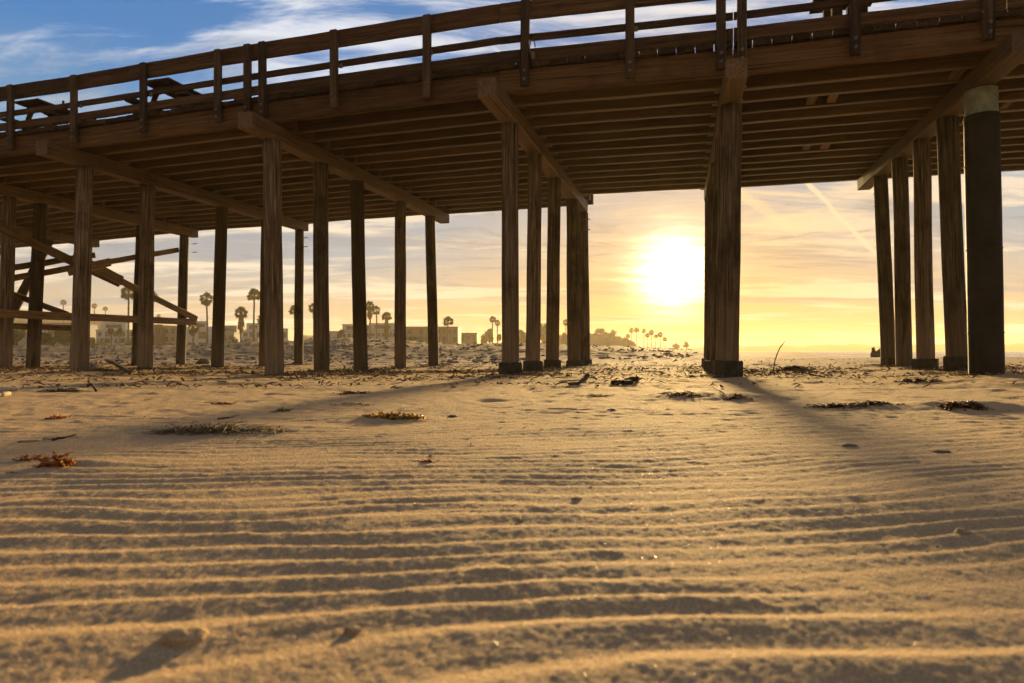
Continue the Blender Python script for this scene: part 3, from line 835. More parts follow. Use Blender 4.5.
# wood
stick('driftwood_stick', [(52, 441, .006), (64, 440, .012), (76, 437.5, .014)], .006, .004, MW['drift'], 'dark crooked stick lying just behind the bright orange kelp')
stick('driftwood_stick', [(218, 420, .008), (229, 419, .010), (240, 416.5, .012)], .006, .0035, MW['drift'], 'thin dark stick on the sand behind the eelgrass heap')
stick('driftwood_branch', [(106, 363.5, .14), (114, 367, .10), (121, 370.5, .07), (130, 373.5, .03)], .055, .03, MW['drift'], 'long brown driftwood branch slanting between two left piles', 'driftwood')
stick('driftwood_log', [(569, 385.5, .015), (578, 385, .02), (584, 384, .05), (588.5, 382.5, .10)], .018, .03, MW['drift'], 'short driftwood piece with an upturned end, right of the collared piles', 'driftwood')
stick('driftwood_log', [(612, 384, .02), (622, 385, .03), (631, 384, .025)], .028, .032, MW['drift'], 'thick grey log lying on the sand left of the middle pile', 'driftwood')
stick('driftwood_log', [(627, 382.5, .03), (636, 382, .04), (641, 381, .05)], .04, .025, MW['drift'], 'thin dark log just right of the thick grey log', 'driftwood')
stick('driftwood_twig', [(713.5, 388, .02), (720, 393, .02), (727, 398, .02)], .006, .004, MW['drift'], 'thin straight twig slanting toward the small dark clump')
stick('driftwood_piece', [(-4, 392, .02), (8, 391.5, .025), (18, 391, .02)], .035, .02, MW['drift_pale'], 'pale bleached driftwood at the left edge, farther of two', 'driftwood')
stick('driftwood_piece', [(-4, 397, .015), (3, 396.5, .02), (9, 395.5, .02)], .03, .02, MW['drift_pale'], 'pale bleached driftwood at the left edge, nearer of two', 'driftwood')
stick('driftwood_stick', [(88, 388, .03), (92, 389, .06), (96, 392.5, .02)], .018, .012, MW['drift'], 'short dark bent stick on the left sand behind the shadow band')
# curved reed stuck in the sand
p = spot(773, 372); k_ = p.y/F
pts = [Vector(((q-773)*k_, .1*i/5, (372-v_)*k_)) for i, (q, v_) in enumerate([(773, 374), (775, 362), (777.5, 355), (781, 348), (785, 343), (787.5, 340.5)])]
o = MB().tube(pts, [.012, .012, .011, .010, .008, .005], 7).build('curved_reed', MW['drift'], None, Matrix.Translation(p)); tag(o, 'thin curved reed stalk sticking out of the sand right of the middle pile', 'reed')
# stump at the water's edge
p = at(876, 357.0, .0); p.z = ground(p.x, p.y); mb = MB(); r = random.Random(4); s_ = p.y/F*1.25
for (q, hgt, rr) in ((-2.6, 9.5, 1.7), (-.6, 6.5, 2.0), (1.6, 7.5, 1.5), (3.2, 9.0, 1.4)):
    pts = [(q*s_+.02*r.uniform(-1, 1)*i, r.uniform(-.05, .05), -.1+hgt*s_*i/5) for i in range(6)]
    mb.tube(pts, [rr*s_*(1.15-.11*i+r.uniform(-.12, .12)) for i in range(6)], 9, True, .12, int(q*9))
rock(mb, (0, 0, .1), (4.0*s_, 2.6*s_, 2.6*s_), 3, ICO2, .4)
o = mb.build('tree_stump', M_STUMP, None, Matrix.Translation(p)); tag(o, 'dark jagged stump at the water edge left of the right hand piles', 'stump')
# stones and clods
sand_rock('boulder', 203.5, 364, (.26, .22, .20), M_STONE, 'round boulder on the slope between two left piles', 'boulder', 1, .25)
sand_rock('boulder', 497, 361, (.30, .24, .10), M_STONE, 'low flat boulder by the foot of the last pile left of the collared row', 'boulder', 2, .3)
sand_rock('sand_clod', 183, 641, (.036, .028, .020), M_SAND, 'rounded blurred lump of sand nearest the camera at bottom left', 'sand clod', 5, .16, 0, .5)
for i, (a, b, d, l) in enumerate([(850, 446.5, (.034, .026, .010), 'flat grey stone in the shadow at right, left of two'), (941, 452, (.042, .028, .009), 'flat greenish stone in the shadow at right, right of two'), (48, 440, (.022, .018, .010), 'small grey clod at the left end of the dark crooked stick'),
        (28, 442, (.040, .02, .008), 'long low grey clod behind the orange kelp tail'), (577, 500, (.020, .014, .008), 'small clod on a ripple right of the middle of the sand'), (963, 535, (.026, .018, .012), 'clod with a long shadow on the ripples at lower right'),
        (352, 633, (.014, .012, .008), 'little dark clod in the trough just right of the nearest lump'), (520, 521, (.014, .010, .006), 'tiny clod on the ripple crest near the middle'), (453, 416.5, (.050, .03, .010), 'small flat dark stone right of the golden kelp strand'), (612, 410.5, (.05, .03, .012), 'small flat stone on the sunlit sand below the logs')]):
    sand_rock('sand_clod' if 'clod' in l else 'flat_stone', a, b, d, M_CLOD if 'clod' in l else M_STONE, l, 'sand clod' if 'clod' in l else 'stone', 20+i, .35, .2*i)

# ------------------------------------------------------------------ uncountable litter and cobbles
r = random.Random(21); mb = MB(); cnt = 0
tries = 0
XY = []
while cnt < 10500 and tries < 200000:
    tries += 1
    Y_ = 8+20*r.random(); X_ = Y_*r.uniform(-.85, .85)
    dn = float(perlin(X_*.45+3, Y_*.8+8))+.5*float(perlin(X_*1.5, Y_*2.1))
    line = 13.3-.17*X_                                   # wrack lies thickest under the landward side of the pier
    prob = .95*math.exp(-((Y_-line-1.0)/2.2)**2)+.10
    if X_ > 1 and r.random() < .6: continue
    if r.random() > prob or dn < -.10+r.random()*.36: continue
    XY.append((X_, Y_)); cnt += 1
for (fx, fy, fr) in FEET:
    if fy > 26: continue
    for k in range(90):
        a = r.uniform(0, 6.283); q = fr*(1.0+abs(r.gauss(0, .9))); XY.append((fx+math.cos(a)*q*1.5, fy+math.sin(a)*q-.1))
for k in range(420):
    Y_ = 1.3+8*r.random(); XY.append((Y_*r.uniform(-.8, .8), Y_))
zz = height(np.array([q[0] for q in XY]), np.array([q[1] for q in XY]))
for (X_, Y_), z_ in zip(XY, zz):
    s_ = (.034 if Y_ > 7.5 else .0045*(.6+Y_*.12))*r.uniform(.5, 1.9)
    hd = r.uniform(0, 6.283); d_ = Vector((math.cos(hd), math.sin(hd), r.uniform(-.1, .35))); n_ = Vector((-math.sin(hd), math.cos(hd), r.uniform(-.6, .6)))
    p = Vector((X_, Y_, float(z_)+s_*.15)); w_ = s_*r.uniform(.12, .5); ln_ = s_*r.uniform(1, 3.4)
    mid = p+d_*ln_*.5+Vector((0, 0, s_*.5*r.random()))
    mb.add([p-n_*w_*.4, p+n_*w_*.4, mid-n_*w_, mid+n_*w_, p+d_*ln_, mid+Vector((0, 0, w_*.5))], [(0, 1, 5), (0, 5, 2), (1, 3, 5), (2, 5, 4), (5, 3, 4), (0, 2, 3, 1), (2, 4, 3)])
o = mb.build('wrack_litter', M_LITTER); tag(o, kind='stuff')
mb = MB(); r = random.Random(33); XY = []
while len(XY) < 3400:
    Y_ = 24+36*r.random(); X_ = Y_*r.uniform(-.85, .27)
    if float(perlin(X_*.16+9, Y_*.2+2))+r.uniform(-.5, .3) < -.08: continue
    XY.append((X_, Y_))
zz = height(np.array([q[0] for q in XY]), np.array([q[1] for q in XY]), False)
for i, ((X_, Y_), z_) in enumerate(zip(XY, zz)):
    s_ = .025+.09*r.random()**3
    rock(mb, (X_, Y_, float(z_)+s_*.15), (s_*r.uniform(.8, 1.5), s_*r.uniform(.8, 1.3), s_*r.uniform(.45, .8)), i, ICO1, .3)
o = mb.build('berm_cobbles', M_COBBLE, None, None, False); tag(o, kind='stuff')
# ------------------------------------------------------------------ sea, hills, haze
mb = MB(); nx_, ny_ = 8, 8
vs = [(-20, 36, -.12), (2380, 36, -.12), (1700, 1690, -.12), (-60, 2380, -.12)]
sea = MB().add(vs, [(0, 1, 2, 3)]).build('sea_water', M_SEA); tag(sea, kind='structure')

def ridge(name, D, pts, depth, rough, mat, z0=-2, seedv=0):
    """a low ridge of land: crest given by (pixel column, pixel row) at distance D, real depth behind it"""
    px = np.array([p[0] for p in pts], float); py = np.array([p[1] for p in pts], float)
    xs = np.linspace(px[0], px[-1], 150); n = 14
    top = np.interp(xs, px, py); zt = CAMH+(HOR-top)*D/F
    vs = []; fs = []
    for j in range(n+1):
        t = j/n; prof = math.sin(math.pi*min(max(t, 0), 1))**.8
        for i, q in enumerate(xs):
            X = (q-512)/F*D; yy = D+(t-.5)*depth
            h_ = (zt[i]-z0)*prof
            h_ *= 1+rough*float(perlin(X*.02+seedv, yy*.02))+rough*.7*float(perlin(X*.09+seedv, yy*.09))
            vs.append((X*(yy/D), yy, z0+max(h_, 0)))
    m = len(xs)
    for j in range(n):
        for i in range(m-1): fs.append((j*m+i, j*m+i+1, (j+1)*m+i+1, (j+1)*m+i))
    o = MB().add(vs, fs).build(name, mat, None, None, True); tag(o, kind='structure'); return o
ridge('far_shore_hills', 1750, [(600, 349), (690, 346.5), (720, 345.5), (800, 345.5), (850, 344), (900, 344.8), (960, 344.6), (1024, 344), (1200, 345), (1300, 348)], 260, .22, M_HILL, -1, 3)
ridge('headland_hill', 480, [(530, 347), (548, 340), (562, 336.5), (580, 334), (592, 332.5), (602, 332.3), (612, 334), (620, 337), (628, 341), (636, 345), (645, 349)], 70, .16, M_HILL, 0, 9)
ridge('inland_hill', 560, [(-300, 325), (-60, 317), (20, 318), (90, 319), (160, 325), (250, 331), (330, 337), (420, 343)], 120, .10, M_HILL, 0, 5)

def foliage(mb, c, d, n, leaf, seed):
    r = random.Random(seed)
    lobes = [(Vector((r.uniform(-.55, .55), r.uniform(-.5, .5), r.uniform(-.35, .55))), r.uniform(.30, .55)) for _ in range(9)]
    for _ in range(n):
        lc, lr = r.choice(lobes)
        q = Vector((r.gauss(0, 1), r.gauss(0, 1), r.gauss(0, 1))).normalized()*(lr*r.uniform(.55, 1.05)); p = lc+q
        p = Vector((p.x*d[0]+c[0], p.y*d[1]+c[1], p.z*d[2]+c[2]))
        u_ = Vector((r.gauss(0, 1), r.gauss(0, 1), r.gauss(0, 1))).normalized(); v_ = u_.orthogonal().normalized(); s = leaf*r.uniform(.6, 1.4)
        mb.add([p-u_*s, p-v_*s*.5, p+u_*s, p+v_*s*.5], [(0, 1, 2, 3)])
hb_ = MB(); r = random.Random(3)
for q in range(80):
    px = 552+84*r.random(); top = float(np.interp(px, [545, 562, 580, 592, 606, 618, 628, 638], [343, 337, 335, 332.5, 332, 335, 340, 345])); D = 470+r.uniform(-12, 12); k = D/F
    foliage(hb_, ((px-512)*k, D, CAMH+(HOR-top-r.uniform(-.6, 6))*k), (r.uniform(1.5, 3.6), 2, r.uniform(1.0, 2.2)), 90, .5, q)
o = hb_.build('hill_scrub', M_LEAF); tag(o, kind='stuff')
hz_m = bpy.data.materials.new('haze'); hz_m.use_nodes = True; hz_m.node_tree.nodes.clear()
HN = NT(hz_m.node_tree); ho = HN.node('ShaderNodeOutputMaterial'); pv = HN.node('ShaderNodeVolumePrincipled')
pv.inputs['Color'].default_value = (.95, .80, .52, 1); pv.inputs['Density'].default_value = .00034; pv.inputs['Anisotropy'].default_value = .35
HN.l.new(pv.outputs[0], ho.inputs['Volume'])
hb = MB().box((0, 0, 15.5), (4860, 4860, 39)).build('haze', hz_m); tag(hb, kind='stuff')

# ------------------------------------------------------------------ palms
def crown_mesh(name, seed, nfr=58, lo=-50, spread=1.0):
    """fan leaves on stalks all round the tip: a spiky ball with gaps"""
    r = random.Random(seed); mb = MB()
    for k in range(nfr):
        an = 2.39996*k+r.uniform(-.3, .3); el = R(lo+(86-lo)*((k+.5)/nfr)**1.15+r.uniform(-8, 8))
        dv = Vector((math.cos(an)*math.cos(el), math.sin(an)*math.cos(el), math.sin(el)))
        L = r.uniform(.40, .60); side = Vector((-math.sin(an), math.cos(an), 0)); nrm = dv.cross(side)
        p1 = dv*L
        mb.add([side*.03, -side*.03, p1-side*.025, p1+side*.025], [(0, 1, 2, 3)])
        nb = 11; fan = r.uniform(.40, .52)*spread; tw = r.uniform(-1.2, 1.2)
        s2 = side*math.cos(tw)+nrm*math.sin(tw)
        for b in range(nb):
            t = (b/(nb-1)-.5)*R(190); dirn = (dv*math.cos(t)+s2*math.sin(t)).normalized()
            w = (s2*math.cos(t)-dv*math.sin(t))*.050
            f_ = fan*(1-.35*abs(b/(nb-1)-.5)*2)*r.uniform(.85, 1.1)
            q = p1+dirn*f_*.45; tip = p1+dirn*f_+Vector((0, 0, -.10*f_))
            mb.add([p1, q-w, tip, q+w], [(0, 1, 2, 3)])
    return mb.mesh(name, M_PALM)
def skirt_mesh(name, seed):
    r = random.Random(seed); mb = MB()
    for k in range(150):
        an = r.uniform(0, 6.283); z = -r.random()*1.0; rr = .10+.26*min(1, .25+(-z)*1.4)*(1 if z > -.75 else (1+z)*4*.8+.2)
        p = Vector((math.cos(an)*.09, math.sin(an)*.09, z+.25)); q = Vector((math.cos(an)*rr, math.sin(an)*rr, z-.02)); s = Vector((-math.sin(an), math.cos(an), 0))
        mb.add([p-s*.03, p+s*.03, q+s*.085, q-s*.085+Vector((0, 0, -.06))], [(0, 1, 2, 3)])
    return mb.mesh(name, M_SKIRT)
CROWNS = [crown_mesh('crown', 3), crown_mesh('crown', 4, 50, -65), crown_mesh('crown', 5, 62, -38), crown_mesh('crown', 8, 50, -75, 1.1)]
SKIRTS = [skirt_mesh('skirt', 1), skirt_mesh('skirt', 2)]
def palm(px, py, D, rpx, label, variant=0, skirt=0, lean=0, group='palms beyond the beach'):
    x = (px-512)/F*D; r = random.Random(int(px*10)); k = D/F
    gz = ground(x, D) if D < 300 else .4
    top = CAMH+(HOR-py)*k; R_ = rpx*k*1.18
    e = empty('palm_tree', (x-lean, D, gz-.3)); tag(e, label, 'palm tree', group); W0 = WM[e.name]; hgt = top-gz+.3
    tr = .15+.006*hgt
    pts = []; rad = []
    for i in range(9):
        t = i/8; pts.append((lean*t**1.5+.08*math.sin(t*5+px), .06*math.sin(t*4), hgt*t)); rad.append(tr*(1.35-.5*t**.6))
    MB().tube(pts, rad, 8).build('trunk', M_TRUNK, e, W0, True)
    T = W0 @ Matrix.Translation(Vector(pts[-1])) @ Matrix.Rotation(r.uniform(0, 6), 4, 'Z') @ Matrix.Scale(R_*1.0, 4)
    link('crown', CROWNS[variant % 4], e, T)
    if skirt:
        T = W0 @ Matrix.Translation(Vector(pts[-1])+Vector((0, 0, -R_*.1))) @ Matrix.Rotation(r.uniform(0, 6), 4, 'Z') @ Matrix.Diagonal((R_*1.25, R_*1.25, skirt*k, 1))
        link('dead_frond_skirt', SKIRTS[int(px) % 2], e, T)
    return e
palm(63.5, 302.5, 420, 2.9, 'tiny far palm with a round tuft, between the leaning dark pile and the next pile', 0)
palm(94.5, 306, 420, 2.7, 'tiny far palm above the white house, left one of a close pair', 1)
palm(105.5, 309, 420, 2.4, 'tiny far palm above the white house, right and lower one of a close pair', 2)
palm(128.5, 293, 170, 8, 'tall palm with a broad crown crossing behind the diagonal timber brace', 0)
palm(153, 297, 175, 5.5, 'tall palm mostly hidden by a pile, fronds peeking out right under the brace', 1)
palm(158.7, 316, 420, 2.0, 'tiny far palm just above the horizontal brace over the red brown block', 3)
palm(207, 299, 170, 6.8, 'tall slim palm standing just left of a dark pile, before the white flats', 1, 6)
palm(193, 327, 165, 6.5, 'short bushy palm with hanging fronds at the end of the timber braces', 3, 8)
palm(241, 313, 165, 6.5, 'stout palm with a thick skirt of dead fronds, between two piles', 0, 19)
palm(254, 296, 165, 7.2, 'tall slender palm with a full round crown before the white villa', 2)
palm(262, 320, 190, 5.2, 'low palm half hidden behind the left edge of the thick front pile', 1)
palm(294.5, 311, 190, 5.6, 'palm hidden behind a thin far pile, fronds showing on both sides', 2)
palm(313.5, 308, 200, 5, 'palm almost wholly hidden by a pile, tips of fronds at its left', 3)
palm(370, 306.5, 190, 5.4, 'tallest palm of the group of three right of the dark pile', 0, 12)
palm(376.8, 310.5, 190, 4.6, 'slim middle palm of the group of three right of the dark pile', 1)
palm(386.3, 317, 190, 5.2, 'shortest palm of the group of three, with a thick dead frond skirt', 2, 22)
palm(448, 322, 190, 5.6, 'lone palm with a round open crown before the long tan building', 2)
palm(492.5, 319.5, 260, 3.6, 'taller palm of a close pair left of the collared piles', 0)
palm(497.5, 323, 260, 3.2, 'shorter palm of a close pair left of the collared piles', 1)
palm(566, 322.5, 350, 3.2, 'hazy lone palm just left of the paired far piles', 3)
for i, (a, b, c_, l) in enumerate([(628, 336, 2.3, 'lowest, leaning palm at the left end of the hazy row beneath the sun'), (631.3, 330.5, 2.6, 'left palm of the tall twin palms at the foot of the hazy hill'), (636.5, 330.5, 2.6, 'right palm of the tall twin palms at the foot of the hazy hill'),
        (644, 331, 2.2, 'thin palm standing alone just right of the tall hazy twins'), (647.5, 335.5, 2.4, 'short palm at the left of the densest hazy clump'), (651.5, 332.5, 3.0, 'tallest and fullest palm of the densest hazy clump'),
        (655.8, 336.5, 2.2, 'short palm at the right of the densest hazy clump'), (660.3, 334.5, 2.7, 'tall palm of the rightmost hazy pair beneath the sun'), (664.8, 339.5, 2.4, 'short palm of the rightmost hazy pair beneath the sun')]):
    palm(a, b, 520, c_, l, i, 0, 0, 'hazy palms beneath the sun')

# ------------------------------------------------------------------ leafy trees and bushes
def tree(px, py, wpx, hpx, D, label, cat='tree', mat=None, seed=0, n=700):
    k = D/F; x = (px-512)/F*D; gz = ground(x, D) if D < 300 else .4
    cz = CAMH+(HOR-py)*k; e = empty('tree' if cat == 'tree' else 'bush', (x, D, gz-.2)); W0 = WM[e.name]; tag(e, label, cat)
    hh = cz-gz+.2; mb = MB(); s = wpx*k
    mb.tube([(0, 0, 0), (.1, 0, hh*.5), (0, 0, hh)], [s*.09+.05, s*.07+.04, s*.04+.02], 7)
    mb.tube([(.05, 0, hh*.55), (s*.3, .1, hh+s*.2)], [s*.05+.02, .02], 5); mb.tube([(.05, 0, hh*.6), (-s*.3, -.1, hh+s*.25)], [s*.05+.02, .02], 5)
    mb.build('trunk', M_BARK, e, W0)
    fb = MB(); foliage(fb, (0, 0, hh), (s, s*.9, hpx*k), n, max(s, hpx*k)*.13, seed+int(px))
    fb.build('crown' if cat == 'tree' else 'foliage', mat or M_LEAF, e, W0)
    return e
tree(17, 338, 9, 9, 120, 'round dark green bush between the leftmost pile and the leaning pile', 'bush', M_LEAF2, 1, 1500)
tree(46, 339, 7.5, 8.5, 120, 'dark green bush right beside the leaning dark pile', 'bush', M_LEAF2, 2, 1500)
tree(64, 338, 9, 9, 122, 'taller dark green bush left of the thick weathered pile', 'bush', M_LEAF2, 3, 1500)
tree(92, 342, 4, 5, 150, 'small dark bush right of the thick weathered pile', 'bush', M_LEAF2, 4)
tree(111, 332, 4.2, 5.5, 165, 'small round tree in front of the white house, left one of two', 'tree', M_LEAF2, 5)
tree(119, 332, 4.4, 5.5, 165, 'small round tree in front of the white house, right one of two', 'tree', M_LEAF2, 6)
tree(235, 341, 3.6, 4.2, 160, 'small round bush between the two pale villas', 'bush', M_LEAF2, 7)
tree(341.5, 333, 3.6, 5, 160, 'small round tree against the long white low building', 'tree', M_LEAF2, 8)
tree(378, 341, 3.4, 2.5, 160, 'low bush at the feet of the three palms', 'bush', M_LEAF2, 9)
tree(413, 339, 5, 3.4, 180, 'low brownish bush below the tan building, between two thin piles', 'bush', M_LEAF2, 10)
tree(484, 339, 4.5, 8, 300, 'hazy tree left of the palm pair, before the first collared pile', 'tree', None, 11)
tree(490, 337, 4, 9, 310, 'hazy tree directly beneath the palm pair', 'tree', None, 12)
tree(499, 338, 2.5, 5, 300, 'small hazy tree just touching the first collared pile', 'tree', None, 13)
tree(522.5, 339, 5, 10, 330, 'hazy tree between the first and second collared piles', 'tree', None, 14)
tree(544, 336, 5, 13, 340, 'tall hazy tree between the second and third collared piles', 'tree', None, 15)
tree(564, 340, 5, 8, 350, 'hazy tree right of the third collared pile', 'tree', None, 16)
tree(600.5, 331.5, 5.5, 3.2, 478, 'broad tree crowning the top of the hazy hill', 'tree', None, 17)
tree(614, 332.5, 2.8, 3.4, 474, 'small tree standing apart on the right shoulder of the hazy hill', 'tree', None, 18)
tree(676.5, 346.5, 5, 3.2, 560, 'faint low tree left of the hazy trees by the middle pile', 'tree', None, 19)
tree(686.5, 344.5, 4.2, 4.4, 560, 'faint round tree close to the left of the middle pile', 'tree', None, 20)

# ------------------------------------------------------------------ buildings behind the berm
def building(px0, px1, ytop, D, label, wall, floors=2, cols_=4, setback=None, depth=10, seedb=1, roofmat=None, balcony=False, cat='building', name='apartment_building'):
    k = D/F; x0, x1 = (px0-512)*k, (px1-512)*k; w = x1-x0; zt = CAMH+(HOR-ytop)*k; z0 = .2
    e = empty(name, ((x0+x1)/2, D, z0)); W0 = WM[e.name]; tag(e, label, cat)
    r = random.Random(seedb); hgt = zt-z0
    main = hgt if not setback else hgt*.72
    MB().box((0, depth/2, main/2), (w, depth, main)).build('wall', wall, e, W0)
    MB().box((0, depth/2, main+.16), (w+.3, depth+.3, .30)).build('roof', roofmat or M_ROOF, e, W0)
    if setback:
        a, b = setback; sw = w*(b-a); cx = -w/2+w*(a+b)/2
        MB().box((cx, depth*.55, (main+.312+hgt)/2), (sw, depth*.7, hgt-main-.312)).build('upper_storey', wall, e, W0)
        MB().box((cx, depth*.55, hgt+.11), (sw+.25, depth*.7+.25, .2)).build('roof', roofmat or M_ROOF, e, W0)
        f = MB().box((cx, depth*.2-.03, main+.35+(hgt-main-.3)*.5), (sw*.6, .1, (hgt-main-.3)*.5)).build('window', M_FRAME, e, W0)
        MB().box((cx, depth*.2-.09, main+.35+(hgt-main-.3)*.5), (sw*.55, .06, (hgt-main-.3)*.42)).build('pane', M_GLASS, f, W0)
    fh = main/floors
    for fl in range(floors):
        for c_ in range(cols_):
            if r.random() < .12: continue
            ww = w/cols_*r.uniform(.38, .66); wh = fh*r.uniform(.42, .62); cx = -w/2+w*(c_+.5)/cols_; cz = fh*(fl+.52)
            f = MB().box((cx, -.03, cz), (ww+.2, .1, wh+.2)).build('window', M_FRAME, e, W0)
            MB().box((cx, -.09, cz), (ww, .06, wh)).build('pane', M_GLASS, f, W0)
    if balcony:
        for fl in range(1, floors):
            MB().box((w*.05, -.95, fh*fl), (w*.8, 1.8, .18)).build('balcony', wall, e, W0)
        for q in (-.33, .05, .42):
            MB().box((w*q, -1.7, fh*(floors-1)/2-.1), (.28, .28, fh*(floors-1)-.2)).build('column', wall, e, W0)
    return e
building(-60, 74, 324.0, 210, 'long grey building behind the dark bushes at the far left', M_WALLG, 2, 9, None, 12, 1, M_ROOF)
building(96, 134, 322.5, 215, 'white house with balcony and columns behind two small trees', M_WALLW, 3, 5, (.0, .7), 12, 2, M_WALLW, True, 'house', 'beach_house')
building(152.5, 162.5, 325.5, 213, 'narrow red brown block seen just right of the second weathered pile', M_BRICK, 2, 1, None, 9, 3, M_BRICK)
building(163, 183, 327.0, 215, 'pale grey flats with wide windows between the red brown block and a thin far pile', M_WALLG, 3, 3, None, 10, 4, M_WALLG)
building(186, 208, 321.5, 210, 'white stepped building with a dark doorway behind the short bushy palm', M_WALLW, 2, 2, (.3, .8), 11, 5, M_WALLW)
building(209, 234, 326.0, 216, 'grey villa between the dark pile and the stout skirted palm', M_WALLG, 2, 4, (.25, 1), 10, 6, M_WALLG)
building(242, 262, 323.5, 212, 'white villa with tall windows behind the slender palm', M_WALLW, 3, 3, (.1, .8), 10, 7, M_WALLW, True, 'house', 'beach_house')
building(270, 288, 329.5, 212, 'small white house showing right of the thick front pile', M_WALLW, 2, 3, None, 9, 8, M_WALLW, False, 'house', 'beach_house')
building(326, 362, 324.5, 210, 'long low white building behind the small round tree', M_WALLW, 2, 7, (.4, 1), 12, 9, M_WALLG)
building(364, 398, 323.5, 214, 'pale flats behind the group of three palms', M_WALLW, 3, 6, (.1, .9), 12, 10, M_WALLG)
building(402, 458, 327.5, 225, 'long tan building in light haze behind the lone palm', M_WALLT, 3, 10, None, 14, 11, M_WALLT)
building(459, 477, 333.5, 260, 'low hazy tan block left of the hazy trees', M_WALLT, 2, 3, None, 10, 12, M_WALLT)

# low scrub along the back of the berm, one uncountable mass
sb = MB(); r = random.Random(12)
for q in range(260):
    px = r.uniform(-20, 480); D = r.uniform(135, 195); x = (px-512)/F*D
    if float(perlin(x*.05+3, D*.05)) < -.15: continue
    s_ = r.uniform(.5, 1.5); foliage(sb, (x, D, ground(x, D)+s_*.4), (s_*1.5, s_, s_*r.uniform(.5, .9)), 40, s_*.22, q)
o = sb.build('coastal_scrub', M_LEAF2); tag(o, kind='stuff')
# ------------------------------------------------------------------ world, sun, camera
EXPOSURE = 1.5
w = bpy.data.worlds.new('World'); sc.world = w; w.use_nodes = True
N = NT(w.node_tree); N.n.clear()
out = N.node('ShaderNodeOutputWorld'); bg = N.node('ShaderNodeBackground'); N.l.new(bg.outputs[0], out.inputs[0])
STR = .10; bg.inputs['Strength'].default_value = STR
sky = N.node('ShaderNodeTexSky', sky_type='NISHITA'); sky.sun_disc = False
sky.sun_elevation = SUN_EL; sky.sun_rotation = SUN_AZ; sky.air_density = 1.0; sky.dust_density = 1.2; sky.ozone_density = 2.0
d = N.node('ShaderNodeTexCoord').outputs['Generated']
xyz = N.node('ShaderNodeSeparateXYZ'); N.put(xyz.inputs[0], d); X, Y, Z = xyz.outputs
Zc = N.m('MAXIMUM', Z, .0)
cs = N.vm('DOT_PRODUCT', d, tuple(SUND), 1)
ang = N.m('MULTIPLY', N.m('ARCCOSINE', N.m('MINIMUM', cs, .999999)), 180/math.pi)
k = 1/STR
def K(c, s=1): return tuple(q*k*s for q in c)
base = N.mix(1, sky.outputs[0], (1.0, 1.0, 1.0), 'MULTIPLY')
# --- cloud layer mapped on a plane overhead (a flat sheet of cirrus)
den = N.m('ADD', Zc, .085)
u = N.m('DIVIDE', X, den); v = N.m('DIVIDE', Y, den)
uv = N.node('ShaderNodeCombineXYZ'); N.put(uv.inputs[0], u); N.put(uv.inputs[1], v); uv = uv.outputs[0]
wv = N.noise(N.map(uv, (.5, .9, 1), loc=(2, 8, 0)), 1.0, 3, .5, 0, 'Color')
uvw = N.vm('ADD', uv, N.vm('SCALE', N.vm('SUBTRACT', wv, (.5, .5, .5)), .9))
s1 = N.noise(N.map(uvw, (.38, .95, 1), (0, 0, R(-16)), (3.1, .4, 0)), 1.0, 7, .60, .2)
s2 = N.noise(N.map(uvw, (.9, 3.4, 1), (0, 0, R(8)), (7.7, 2.2, 0)), 1.0, 6, .66, .4)
s3 = N.noise(N.map(uvw, (.34, 1.5, 1), (0, 0, R(-4)), (1.3, 5.2, 0)), 1.0, 5, .58, .2)
s4 = N.noise(N.map(uvw, (1.7, 4.6, 1), (0, 0, R(-12)), (4.3, 9.2, 0)), 1.0, 6, .68, .5)
thr = N.m('MULTIPLY', N.ss(.18, .40, Z), .035)
cm = N.ss(.465, .56, N.m('SUBTRACT', N.m('ADD', N.m('MULTIPLY', s1, .60), N.m('MULTIPLY', s2, .40)), thr))
warm = N.m('POWER', N.m('MAXIMUM', N.m('SUBTRACT', 1, N.m('DIVIDE', ang, 31)), 0), 1.6)
lown = N.m('POWER', N.m('SUBTRACT', 1, N.m('MINIMUM', N.m('MULTIPLY', Zc, 3.6), 1)), 1.6)
back = N.ss(55, 120, ang)
# --- clear sky colours by height
hz = N.ramp(Z, [(0.0, K((.66, .45, .26))), (.06, K((.60, .48, .34))), (.14, K((.34, .43, .50))), (.27, K((.17, .34, .54))), (.38, K((.055, .225, .54))), (1.0, K((.02, .09, .25)))])
base = N.mix(.93, base, hz)
base = N.mix(N.m('MULTIPLY', N.m('POWER', warm, .8), lown), base, K((.86, .42, .045)))
base = N.mix(N.m('MULTIPLY', warm, .50), base, K((.74, .46, .16)))
# --- clouds: bright cream tops, grey blue bellies
bel = N.ss(.46, .58, s3)
hi = N.ss(.20, .36, Z)
cl = N.mix(hi, K((.98, .82, .60)), K((.95, .95, .96)))
cl = N.mix(N.m('MULTIPLY', warm, .9), cl, K((1.0, .62, .21)))
dk = N.mix(hi, K((.24, .29, .36)), K((.30, .36, .45)))
dk = N.mix(N.m('MULTIPLY', warm, .9), dk, K((.40, .27, .13)))
cl = N.mix(N.m('MULTIPLY', bel, .85), cl, dk)
c = N.mix(N.m('MULTIPLY', cm, N.m('ADD', .70, N.m('MULTIPLY', lown, .2))), base, cl)
# fine dark ripples of cloud round the sun, and thin wisps
rip = N.m('MULTIPLY', N.ss(.52, .66, s4), N.m('MULTIPLY', N.ss(.05, .13, Z), N.ss(.38, .20, Z)))
c = N.mix(N.m('MULTIPLY', rip, .55), c, dk)
wis = N.m('MULTIPLY', N.ss(.53, .70, s2), N.ss(.04, .10, Z))
c = N.mix(N.m('MULTIPLY', wis, .45), c, cl)
# the half of the sky behind the camera: unseen, dimmed and warmed to shape the fill light
c = N.mix(N.m('MULTIPLY', back, .80), c, K((.27, .21, .150)))
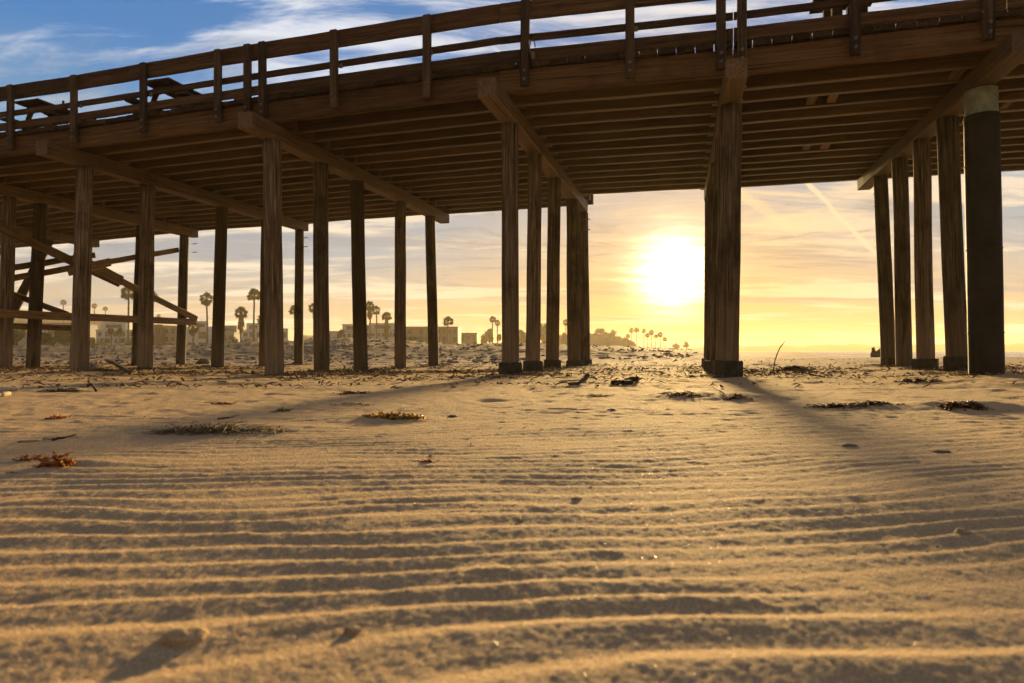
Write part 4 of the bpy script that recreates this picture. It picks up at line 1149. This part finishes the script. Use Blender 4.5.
# --- contrails: thin bright arcs
def trail(a, b, width, amt, col_):
    global c
    A = Vector(((a[0]-512)/F, 1, (HOR-a[1])/F)).normalized(); B = Vector(((b[0]-512)/F, 1, (HOR-b[1])/F)).normalized()
    n = A.cross(B).normalized(); t = (B-A).normalized(); ta, tb = A.dot(t), B.dot(t)
    wob = N.m('MULTIPLY', N.m('SUBTRACT', N.noise(N.map(d, (26, 26, 26)), 1, 4, .65), .5), width*2.6)
    dist = N.m('ABSOLUTE', N.m('ADD', N.vm('DOT_PRODUCT', d, tuple(n), 1), wob))
    al = N.vm('DOT_PRODUCT', d, tuple(t), 1)
    f = N.m('MULTIPLY', N.ss(width, width*.25, dist), N.m('MULTIPLY', N.ss(ta-.01, ta+.03, al), N.ss(tb+.02, tb-.03, al)))
    f = N.m('MULTIPLY', f, N.m('MULTIPLY', N.ss(.1, .5, Y), amt))
    c = N.mix(f, c, col_)
trail((795, 170), (884, 262), .0045, .9, K((.95, .72, .45)))
trail((715, 178), (800, 232), .009, .5, K((.95, .70, .38)))
trail((487, 40), (510, 63), .003, .5, K((.85, .84, .84)))
# --- light scattered round the sun
g1 = N.m('POWER', 2.718, N.m('MULTIPLY', N.m('POWER', N.m('DIVIDE', ang, 2.6), 2), -1))
g2 = N.m('POWER', 2.718, N.m('DIVIDE', ang, -4.2))
g3 = N.m('POWER', 2.718, N.m('DIVIDE', ang, -13))
def addc(f, col_):
    global c
    n = N.vm('SCALE', col_, f); c = N.vm('ADD', c, n)
gm = N.m('ADD', .55, N.m('MULTIPLY', N.ss(.35, .65, s2), .8))
addc(N.m('MULTIPLY', g1, gm), K((3.4, 2.9, 1.9))); addc(N.m('MULTIPLY', g2, gm), K((.55, .30, .07))); addc(g3, K((.06, .02, .0)))
c = N.vm('SCALE', c, .37)
N.put(bg.inputs['Color'], c)

sl = bpy.data.lights.new('sun', 'SUN'); sl.energy = 5.0; sl.angle = R(4.0); sl.color = (1, .675, .275)
so = bpy.data.objects.new('sun', sl); col.objects.link(so); so.rotation_euler = SUND.to_track_quat('Z', 'Y').to_euler(); so.location = (10, 40, 30)

cam = bpy.data.cameras.new('camera'); co = bpy.data.objects.new('camera', cam); col.objects.link(co)
co.location = (0, 0, CAMH); co.rotation_euler = (R(90), 0, 0)
cam.sensor_width = 36; cam.lens = F*36/1024; cam.shift_y = (HOR-341.5)/1024
cam.clip_start = .05; cam.clip_end = 8000
cam.dof.use_dof = True; cam.dof.focus_distance = 7.5; cam.dof.aperture_fstop = 3.6
sc.camera = co
sc.view_settings.view_transform = 'Standard'; sc.view_settings.look = 'None'
sc.view_settings.exposure = EXPOSURE; sc.view_settings.gamma = 1
sc.view_settings.use_curve_mapping = False
sc.cycles.use_denoising = True
sc.cycles.use_adaptive_sampling = True; sc.cycles.adaptive_threshold = .02
w.cycles.sampling_method = 'MANUAL'; w.cycles.sample_map_resolution = 512
sc.cycles.max_bounces = 6; sc.cycles.diffuse_bounces = 4; sc.cycles.volume_bounces = 0; sc.cycles.transmission_bounces = 3; sc.cycles.transparent_max_bounces = 6
sc.cycles.sample_clamp_indirect = 6
